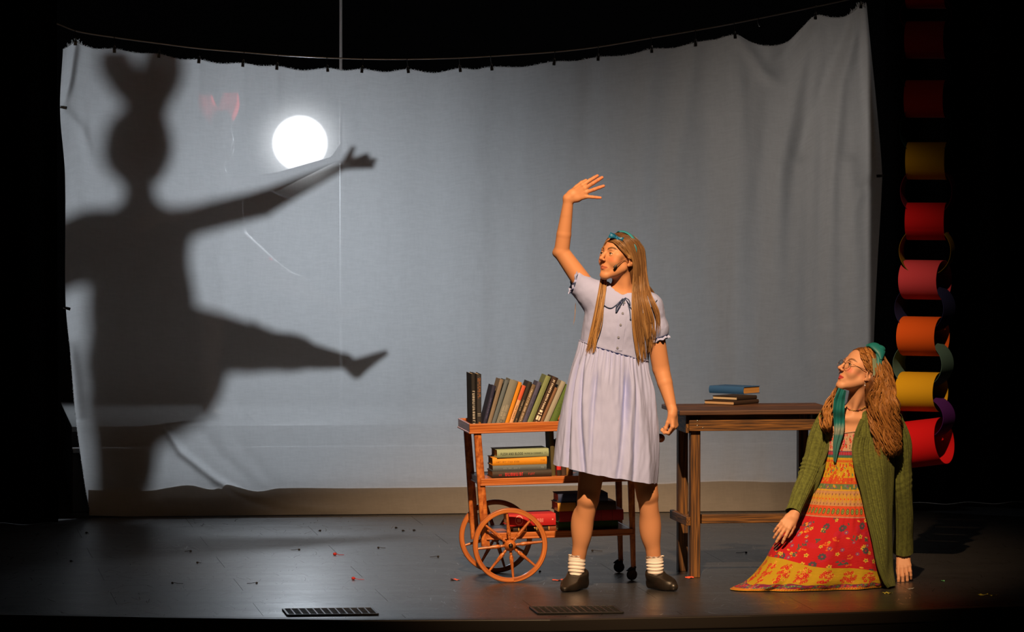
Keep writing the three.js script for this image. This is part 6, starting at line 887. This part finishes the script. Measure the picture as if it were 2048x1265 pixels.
  const leftEdge = [[1662, 815], [1658, 845], [1655, 870], [1655.5, 900], [1646, 937], [1633.5, 973], [1612, 1010], [1598, 1030]], rightEdge = [[1730, 812], [1723, 840], [1713, 864], [1706, 897], [1711, 932], [1722, 973], [1732, 1022], [1744, 1071], [1756, 1128], [1769, 1160], [1776, 1172]];
  const hole = poly2([...leftEdge.slice(0, 6), [1634, 985], [1730, 985], ...rightEdge.slice(0, 6).reverse()].map(([x, y]) => P(x, y, -0.25)));
  const C = new Field(); C.add(cap(V().lerpVectors(JL, NB, 0.1), V().lerpVectors(JR, NB, 0.1), 0.054, 0.054), 0); C.add(flatCap(P(1712, 872, -0.36), P(1710, 900, -0.36), 0.152, 0.152, 0.74, -0.36), 0.05); C.add(flatCap(P(1710, 900, -0.36), P(1706, 950, -0.36), 0.148, 0.150, 0.80, -0.36), 0.02);
  C.cut((x, y, z) => Math.max(hole(x, y), -(z + 0.38)), 0.006); C.cut(cap(NB, hd.w(0, -0.03, -0.02), 0.062, 0.06), 0.008); C.keep((x, y, z) => Y(918) - y, 0.003); C.cut(flatCap(P(1708, 880, -0.36), P(1706, 990, -0.36), 0.132, 0.134, 0.70, -0.36), 0.003);
  const cf = C.fn(); const planar = (g, s) => { const p = g.attributes.position, u = []; for (let i = 0; i < p.count; i++) u.push(p.getX(i) * s, p.getY(i) * s); g.setAttribute('uv', new THREE.Float32BufferAttribute(u, 2)); return g; };
  mesh('yoke', agree(planar(surface(cf, [X(1610), Y(930), -0.62], [X(1830), Y(800), -0.12], 0.005), 5)), matKnit, card);
  const cRow = curve([[870, 1640, 1793, 0.118, -0.352], [940, 1630, 1787, 0.133, -0.345], [1000, 1612, 1784, 0.150, -0.335], [1047, 1592, 1783, 0.172, -0.32], [1100, 1560, 1784, 0.195, -0.29], [1135, 1540, 1785, 0.205, -0.27], [1171, 1520, 1789, 0.210, -0.255]]);
  const panel = (edgePts, y0, y1, side, name) => { const e = curve(edgePts.map(([x, y]) => [y, x]));
    mesh(name, thickGrid(60, 90, (u, v) => { const y = lerp(y0, y1, v), [lx, rx, dz, cz] = cRow(y), a = P(lx, y, cz), b = P(rx, y, cz), m = (a.x + b.x) / 2, hx = (b.x - a.x) / 2, ex = P(e(y)[0], y, cz + dz * 0.7).x, th0 = Math.acos(clamp((ex - m) / hx, -1, 1)), th1 = side > 0 ? -1.3 : Math.PI + 1.2, th = lerp(th0, th1, u), fl = sstep(1120, 1172, y), f = -0.014 * (1 - sstep(872, 935, y)) + 0.004 * Math.sin(th * 9 + v * 3) + 0.008 * noise(th * 3, v * 3, 7) + 0.012 * fl * Math.sin(th * 7) + 0.010 * Math.exp(-u * u / 0.004);
      const py = P(0, y, cz).y; return V(m + Math.cos(th) * (hx + f), Math.max(0.010, py - (Math.sin(th) < 0 ? 0.0 : 0)), cz + Math.sin(th) * (dz + f) + 0.006); }, 0.005, (u, v) => [u * 2.4, v * 3]), matKnit, card); };
  panel(rightEdge.slice(2), 872, 1171, 1, 'front_panel'); panel(leftEdge.slice(2), 872, 1034, -1, 'front_panel');
  const border = (pts, name, side) => { mesh(name, sweep(pts.slice(1).map(([x, y]) => { if (y < 905) { const h = march(cf, x + 12 * side, y, 0.5, -0.7); if (h) return at(x + 2 * side, y, h.z + 0.004); } const [lx, rx, dz, cz] = cRow(y), a = P(lx, y, cz), b = P(rx, y, cz), m = (a.x + b.x) / 2, hx = (b.x - a.x) / 2, ex = P(x, y, cz + dz * 0.7).x, th = Math.acos(clamp((ex - m) / hx, -1, 1)), q = 0.010 * (1 - sstep(872, 935, y)); return V(m + Math.cos(th) * (hx + 0.008 - q), Math.max(0.012, P(0, y, cz).y), cz + Math.sin(th) * (dz + 0.014 - q) + 0.008); }), () => [0.0045, 0.011], { seg: 70, round: 10 }), matKnit, card); };
  border(rightEdge, 'edge_band', 1); border(leftEdge, 'edge_band', -1);
  const sleeve = (pts, rad, wr, name, ph) => mesh(name, sweep(pts, (t, th) => rad(t) + 0.0011 * Math.cos(th * 26) + wr(t, th), { seg: 120, round: 104, cap: false, uvf: (u, v) => [u * 1.5, v * 2] }), matKnit, card);
  sleeve([P(1660, 832, -0.35), P(1641, 872, -0.335), P(1629, 915, -0.315), P(1618, 950, -0.285), P(1600, 992, -0.20), P(1586, 1027, -0.13)], linear1([[0, 0.050], [0.25, 0.052], [0.5, 0.045], [0.75, 0.042], [0.97, 0.034], [1, 0.036]]), (t, th) => { let w = 0; for (const [c, k, a] of [[0.50, 0.016, 0.007], [0.55, 0.014, 0.008], [0.60, 0.016, 0.006], [0.44, 0.02, 0.004]]) { const d = (t - c - 0.025 * Math.sin(th + 1)) / k; w += a * Math.exp(-d * d) * (0.6 + 0.4 * Math.cos(th - 1.6)); } return w + 0.002 * noise(th * 2, t * 8, 2); }, 'sleeve');
  sleeve([P(1780, 838, -0.39), P(1797, 880, -0.40), P(1801, 935, -0.42), P(1804, 980, -0.44), P(1808, 1040, -0.50), P(1806, 1104, -0.568)], linear1([[0, 0.055], [0.25, 0.056], [0.5, 0.050], [0.7, 0.044], [0.9, 0.044], [1, 0.049]]), (t, th) => { let w = 0; for (const [c, k, a] of [[0.50, 0.02, 0.006], [0.55, 0.016, 0.008], [0.60, 0.02, 0.005]]) { const d = (t - c - 0.03 * Math.sin(th)) / k; w += a * Math.exp(-d * d) * (0.6 + 0.4 * Math.cos(th - 2.4)); } return w + 0.002 * noise(th * 2, t * 8, 5); }, 'sleeve');

  // ---- wavy hair
  const light = [0.40, 0.185, 0.048], mid = [0.22, 0.085, 0.022], deep = [0.075, 0.028, 0.010];
  const hl = new Field(); hl.add(ell(V(0, 0.040, -0.020), [0.080, 0.080, 0.094]), 0); hl.add(ell(V(0, 0.042, 0.022), [0.069, 0.067, 0.062]), 0.02); hl.add(ell(V(0, -0.03, -0.05), [0.074, 0.085, 0.06]), 0.03); hl.keep((x, y, z) => -0.62 * y + 0.78 * z - 0.006, 0.006); hl.cut(ell(V(0.078, -0.010, 0.0), [0.026, 0.034, 0.026]), 0.008); hl.cut(ell(V(-0.078, -0.010, 0.0), [0.026, 0.034, 0.026]), 0.008);
  const HF = new Field(); HF.add(hd.wrap(hl.fn(), V(0, 0, -0.02), 0.15), 0); HF.add(cap(hd.w(0.045, -0.02, -0.06), P(1770, 815, -0.30), 0.045, 0.062), 0.05); HF.add(cap(P(1770, 815, -0.30), P(1782, 895, -0.30), 0.068, 0.045), 0.03); HF.add(cap(P(1655, 812, -0.27), P(1653, 852, -0.235), 0.020, 0.018), 0.02);
  const hairBase = HF.fn(), torso = (x, y, z) => Math.min(cf(x, y, z), body(x, y, z), hairBase(x, y, z)), dressF = torso;
  const tb = new Tubes(); tb.addGeo(agree(surface((x, y, z) => hairBase(x, y, z) + 0.003 * noise(x * 40, y * 60, z * 40), [X(1625), Y(935), -0.55], [X(1840), Y(676), -0.08], 0.005)), (p) => mix3(deep, mid, 0.35 + 0.5 * noise(p.x * 90, p.y * 60, p.z * 90)));
  let cq = 0, cph = 0, cof = 1, ct = 0.5, ccut = 1, cf2 = 1;
  const curls = (guides, n, off, r, amp, freq, f = dressF, tone = 0.5) => { for (let k = 0; k < n; k++) { if (k % 12 === 0) { cq = rnd() * (guides.length - 1); cph = rr(0, 6); cof = rr(0.2, 1); ct = rnd(); ccut = rr(0.85, 1); cf2 = rr(0.88, 1.12); } const q = clamp(cq + rr(-0.065, 0.065), 0, guides.length - 1.001), i = Math.min(guides.length - 2, Math.floor(q)), gd = between2(guides[i], guides[i + 1], q - i, 14), cut = Math.min(1, ccut + rr(-0.05, 0.03)), g2 = gd.slice(0, Math.max(5, Math.ceil(gd.length * cut))), o = off * cof * rr(0.6, 1.1), ph = cph + rr(-0.35, 0.35), am = amp * rr(0.8, 1.2), fr = freq * cf2, b0 = rnd() < 0.2 ? mix3(deep, mid, 0.4) : mix3(mid, light, clamp(tone + (ct - 0.5) * 1.5 + rr(-0.25, 0.25), 0, 1)), rad = r * rr(0.6, 1.25);
    tb.add(lockPath(f, g2, -0.3, (t) => o * sstep(0, 0.15, t) + 0.003, 60, (t) => { const w = sstep(0.08, 0.3, t); return [am * w * Math.sin(ph + t * fr), am * 0.3 * w * Math.cos(ph + t * fr * 1.3), 0.006 * w * Math.cos(ph + t * fr)]; }), (t) => rad * (0.12 + 0.88 * sstep(0, 0.12, t)) * (1 - 0.8 * sstep(0.8, 1, t)), (t) => mix3(mix3(deep, b0, 0.4 + 0.6 * sstep(0, 0.2, t)), light, 0.45 * (0.5 + 0.5 * Math.sin(ph + t * fr + 1)))); } };
  curls([[[1749, 727], [1751, 748], [1748, 772], [1736, 798], [1738, 835], [1749, 880], [1756, 922]], [[1755, 718], [1762, 740], [1761, 770], [1752, 802], [1756, 845], [1764, 890], [1771, 926]], [[1760, 708], [1776, 735], [1778, 775], [1773, 815], [1779, 860], [1783, 900], [1785, 920]], [[1764, 703], [1783, 740], [1791, 790], [1799, 830], [1809, 870], [1810, 903]]], 800, 0.028, 0.0014, 3.0, 31, dressF, 0.40);
  curls([[[1673, 772], [1662, 790], [1648, 815], [1640, 840], [1646, 866]], [[1676, 774], [1668, 795], [1658, 822], [1654, 850], [1662, 876]], [[1680, 780], [1674, 800], [1668, 825], [1664, 850], [1668, 872]]], 240, 0.024, 0.0015, 2.6, 17, dressF, 0.5);
  curls([[[1719, 699], [1721, 710], [1727, 725], [1737, 745]], [[1725, 696], [1729, 708], [1735, 724], [1742, 745]], [[1737, 691], [1744, 704], [1749, 722], [1750, 742]]], 240, 0.005, 0.0019, 0.9, 18, dressF, 0.4);
  mesh('hair', agree(tb.geo()), M({ vertexColors: true, roughness: 0.42, specularIntensity: 0.7, sheen: 0.3, sheenColor: rgb(0.9, 0.5, 0.2) }), G);

  // ---- teal head scarf with its hanging tail
  const scarf = new THREE.Group(); scarf.name = numbered('head_scarf'); G.add(scarf); const satin = dataTex(64, 256, (u, v) => { const k = sstep(0.55, 0.75, v); return [lerp(0.03, 0.30, k), lerp(0.36, 0.44, k), lerp(0.33, 0.36, k)]; }, true);
  const matScarf = M({ color: rgb(0.008, 0.160, 0.175), roughness: 0.5, sheen: 0.4, sheenColor: rgb(0.1, 0.6, 0.5) }), matPale = M({ color: rgb(0.14, 0.20, 0.15), roughness: 0.6 });
  const outward = (f, c, d) => { let t = 0.2; const q = V(); for (let i = 0; i < 60; i++) { q.copy(c).addScaledVector(d, t); const e = f(q.x, q.y, q.z); if (e < 0.0008) break; t -= e * 0.8; } return q; };
  const headHair = hd.wrap(hl.fn(), V(0, 0, 0), 0), hc = hd.w(0, 0.035, -0.02), dirW = (x, y, z) => hd.w(x, y, z).sub(hd.w(0, 0, 0)).normalize();
  mesh('band', gridGeo(60, 8, (u, v) => { const a = lerp(-1.9, 1.9, u), w = lerp(0.30, 0.13, Math.abs(u - 0.5) * 2), k = (v - 0.5) * 2; const d = dirW(Math.sin(a), Math.cos(a) * 1.0, 0.14 - 0.24 * Math.abs(Math.sin(a)) + k * w); const p = outward(headHair, hc, d); return p.addScaledVector(d, 0.006 + 0.008 * (1 - k * k) + 0.0025 * Math.sin(k * 8 + u * 12)); }), matScarf, scarf);
  const kn = (a, z, lift) => { const d = dirW(Math.sin(a), Math.cos(a), z + 0.14); return outward(headHair, hc, d).addScaledVector(d, lift); };
  const kp = kn(0.35, -0.12, 0.014); mesh('knot', ell2(kp, 0.034, 0.022, 0.030), matScarf, scarf);
  mesh('knot_fold', sweep([kn(-0.15, 0.20, 0.012), kn(0.25, 0.14, 0.022), kn(0.70, -0.10, 0.020), kn(1.05, -0.22, 0.010)], (t) => [0.022 * Math.sin(Math.PI * (0.15 + 0.8 * t)) + 0.004, 0.010], { seg: 30, round: 14 }), matScarf, scarf);
  mesh('knot_fold', sweep([kn(0.0, -0.12, 0.012), kn(0.40, -0.22, 0.022), kn(0.85, -0.26, 0.014)], (t) => [0.020 * Math.sin(Math.PI * (0.2 + 0.7 * t)), 0.009], { seg: 30, round: 14 }), matScarf, scarf);
  mesh('pale_tail', thickGrid(6, 14, (u, v) => { const x = lerp(1748, 1751, v) + lerp(-4.2, 4.2, u) * (0.75 + 0.3 * v) , y = lerp(716, 751, v) + 2 * Math.sin(u * 3.1), h = march(torso, 1752, 736, 0.5, -0.7); return at(x, y, (h ? h.z : -0.25) + 0.020 + 0.003 * Math.sin(u * 7)); }, 0.002), M({ color: rgb(0.20, 0.28, 0.20), roughness: 0.6 }), scarf);
  const tailL = smoothPath([[1677, 776], [1668, 800], [1666, 822], [1668, 850], [1668, 868], [1666, 890], [1667, 922]].map(([x, y]) => V(x, y, 0)), 60), tailR = smoothPath([[1692, 782], [1690, 800], [1689, 825], [1689, 850], [1687, 866], [1680, 890], [1671, 926]].map(([x, y]) => V(x, y, 0)), 60);
  const front = (x, y, z) => { const c = at(1695, 900, -0.345), e = Math.hypot((x - c.x) / 0.135, (z + 0.345) / 0.108); return Math.min(body(x, y, z), cf(x, y, z), y < Y(866) ? (e - 1) * 0.09 : 1e3); };
  const onFront = (px, py, k) => { const h = march(front, px, py, 0.5, -0.8) ?? P(px, py, -0.24); return at(px, py, h.z + k); };
  const rampCol = (geo) => { const p = geo.attributes.position, c = []; for (let i = 0; i < p.count; i++) { const py = toPx(V().fromBufferAttribute(p, i))[1], k = sstep(845, 862, py), m = 1 - sstep(868, 872, py) * 0.8; c.push(lerp(0.008, 0.19, k * m), lerp(0.150, 0.24, k * m), lerp(0.165, 0.22, k * m)); } geo.setAttribute('color', new THREE.Float32BufferAttribute(c, 3)); return geo; };
  let zs = []; for (let j = 0; j <= 60; j++) { const q = march(front, (tailL[j].x + tailR[j].x) / 2, tailL[j].y, 0.5, -0.8); zs.push(q ? q.z : -0.24); } for (let it = 0; it < 8; it++) zs = it ? zs.map((z, i) => (zs[Math.max(0, i - 1)] + z + zs[Math.min(60, i + 1)]) / 3) : zs.map((z, i) => Math.max(...zs.slice(Math.max(0, i - 7), i + 8)));
  mesh('tail', rampCol(thickGrid(10, 60, (u, v) => { const k = Math.round(v * 60), x = lerp(tailL[k].x, tailR[k].x, u), y = lerp(tailL[k].y, tailR[k].y, u); return at(x, y, zs[k] + 0.012 + 0.007 * Math.sin(u * 11 + v * 4)); }, 0.0016)), M({ vertexColors: true, roughness: 0.5, sheen: 0.4, sheenColor: rgb(0.1, 0.6, 0.5) }), scarf);

  // ---- glasses, earring, necklaces
  const gl = new THREE.Group(); gl.name = numbered('glasses'); G.add(gl); const matRim = M({ color: rgb(0.22, 0.13, 0.08), roughness: 0.3, metalness: 0.7 });
  const W3 = (x, y, z) => hd.w(x, y, z), ring = (s) => Array.from({ length: 41 }, (_, i) => { const a = i / 40 * 2 * Math.PI; return W3(s * (0.0335 + Math.cos(a) * 0.0235), -0.006 + Math.sin(a) * 0.0205, 0.0985 - Math.abs(Math.cos(a) > 0 ? Math.cos(a) : 0) * 0.003); });
  for (const s of [1, -1]) { mesh('rim', wire(ring(s), 0.0010, 80, 6), matRim, gl); mesh('lens', gridGeo(30, 3, (u, v) => { const a = u * 2 * Math.PI; return W3(s * (0.0335 + Math.cos(a) * 0.0232 * v), -0.006 + Math.sin(a) * 0.0202 * v, 0.0995 - 0.002 * v * v); }, null, true), M({ color: rgb(0.98, 0.98, 0.98), roughness: 0.02, transmission: 1, thickness: 0, ior: 1.5 }), gl); mesh('temple', wire([W3(s * 0.057, 0.000, 0.095), W3(s * 0.066, 0.002, 0.080), W3(s * 0.074, 0.003, 0.040), W3(s * 0.079, 0.004, -0.002), W3(s * 0.078, -0.012, -0.018)], 0.0012, 30, 6), matRim, gl); mesh('nose_pad', ell2(W3(s * 0.0105, -0.012, 0.099), 0.0022, 0.0034, 0.0022), matRim, gl); }
  mesh('bridge', wire([W3(-0.011, 0.001, 0.0985), W3(0, 0.0045, 0.1015), W3(0.011, 0.001, 0.0985)], 0.0013, 12, 6), matRim, gl);
  const er = W3(0.0775, -0.045, 0.000), earring = new THREE.Group(); earring.name = numbered('earring'); G.add(earring); mesh('earring_hook', wire([er, er.clone().add(V(0.001, -0.008, 0.004)), er.clone().add(V(0, -0.014, 0.003))], 0.0008, 10, 5), matSteel, earring); mesh('earring_bead', ell2(er.clone().add(V(0, -0.017, 0.003)), 0.0032, 0.0042, 0.0032), M({ color: rgb(0.75, 0.75, 0.78), roughness: 0.15, metalness: 0.4 }), earring); mesh('earring_drop', ell2(er.clone().add(V(0.0005, -0.028, 0.003)), 0.0022, 0.0065, 0.0022), M({ color: rgb(0.16, 0.05, 0.03), roughness: 0.3 }), earring);
  const necklace = (pts, n, r, cols, name, field) => { const nk = new THREE.Group(); nk.name = numbered(name); G.add(nk); const c = smoothPath(pts.map(([x, y]) => onFront(x, y, 0.003)), n); mesh('cord', wire(c, 0.0008, 60, 5), M({ color: rgb(0.10, 0.05, 0.03), roughness: 0.6 }), nk); const sg = new THREE.SphereGeometry(r, 10, 8); c.forEach((p, i) => { const b = mesh('bead', sg, cols[(i * 7 + (i >> 1)) % cols.length], nk); b.position.copy(p); b.scale.setScalar(i % 3 ? 0.8 : 1.15); }); };
  const bc = [M({ color: rgb(0.30, 0.26, 0.08), roughness: 0.3 }), M({ color: rgb(0.35, 0.02, 0.02), roughness: 0.25 }), M({ color: rgb(0.06, 0.02, 0.02), roughness: 0.3 }), M({ color: rgb(0.40, 0.24, 0.06), roughness: 0.3 })];
  necklace([[1689, 810], [1694, 816], [1701, 820.5], [1710, 821.5], [1719, 820.5], [1727, 817], [1734, 811]], 20, 0.0033, bc, 'necklace'); necklace([[1672, 932], [1678, 946], [1687, 971], [1696, 984], [1702, 988], [1711, 982], [1720, 975]], 26, 0.0024, bc, 'long_necklace');
}

renderer.render(scene, camera);
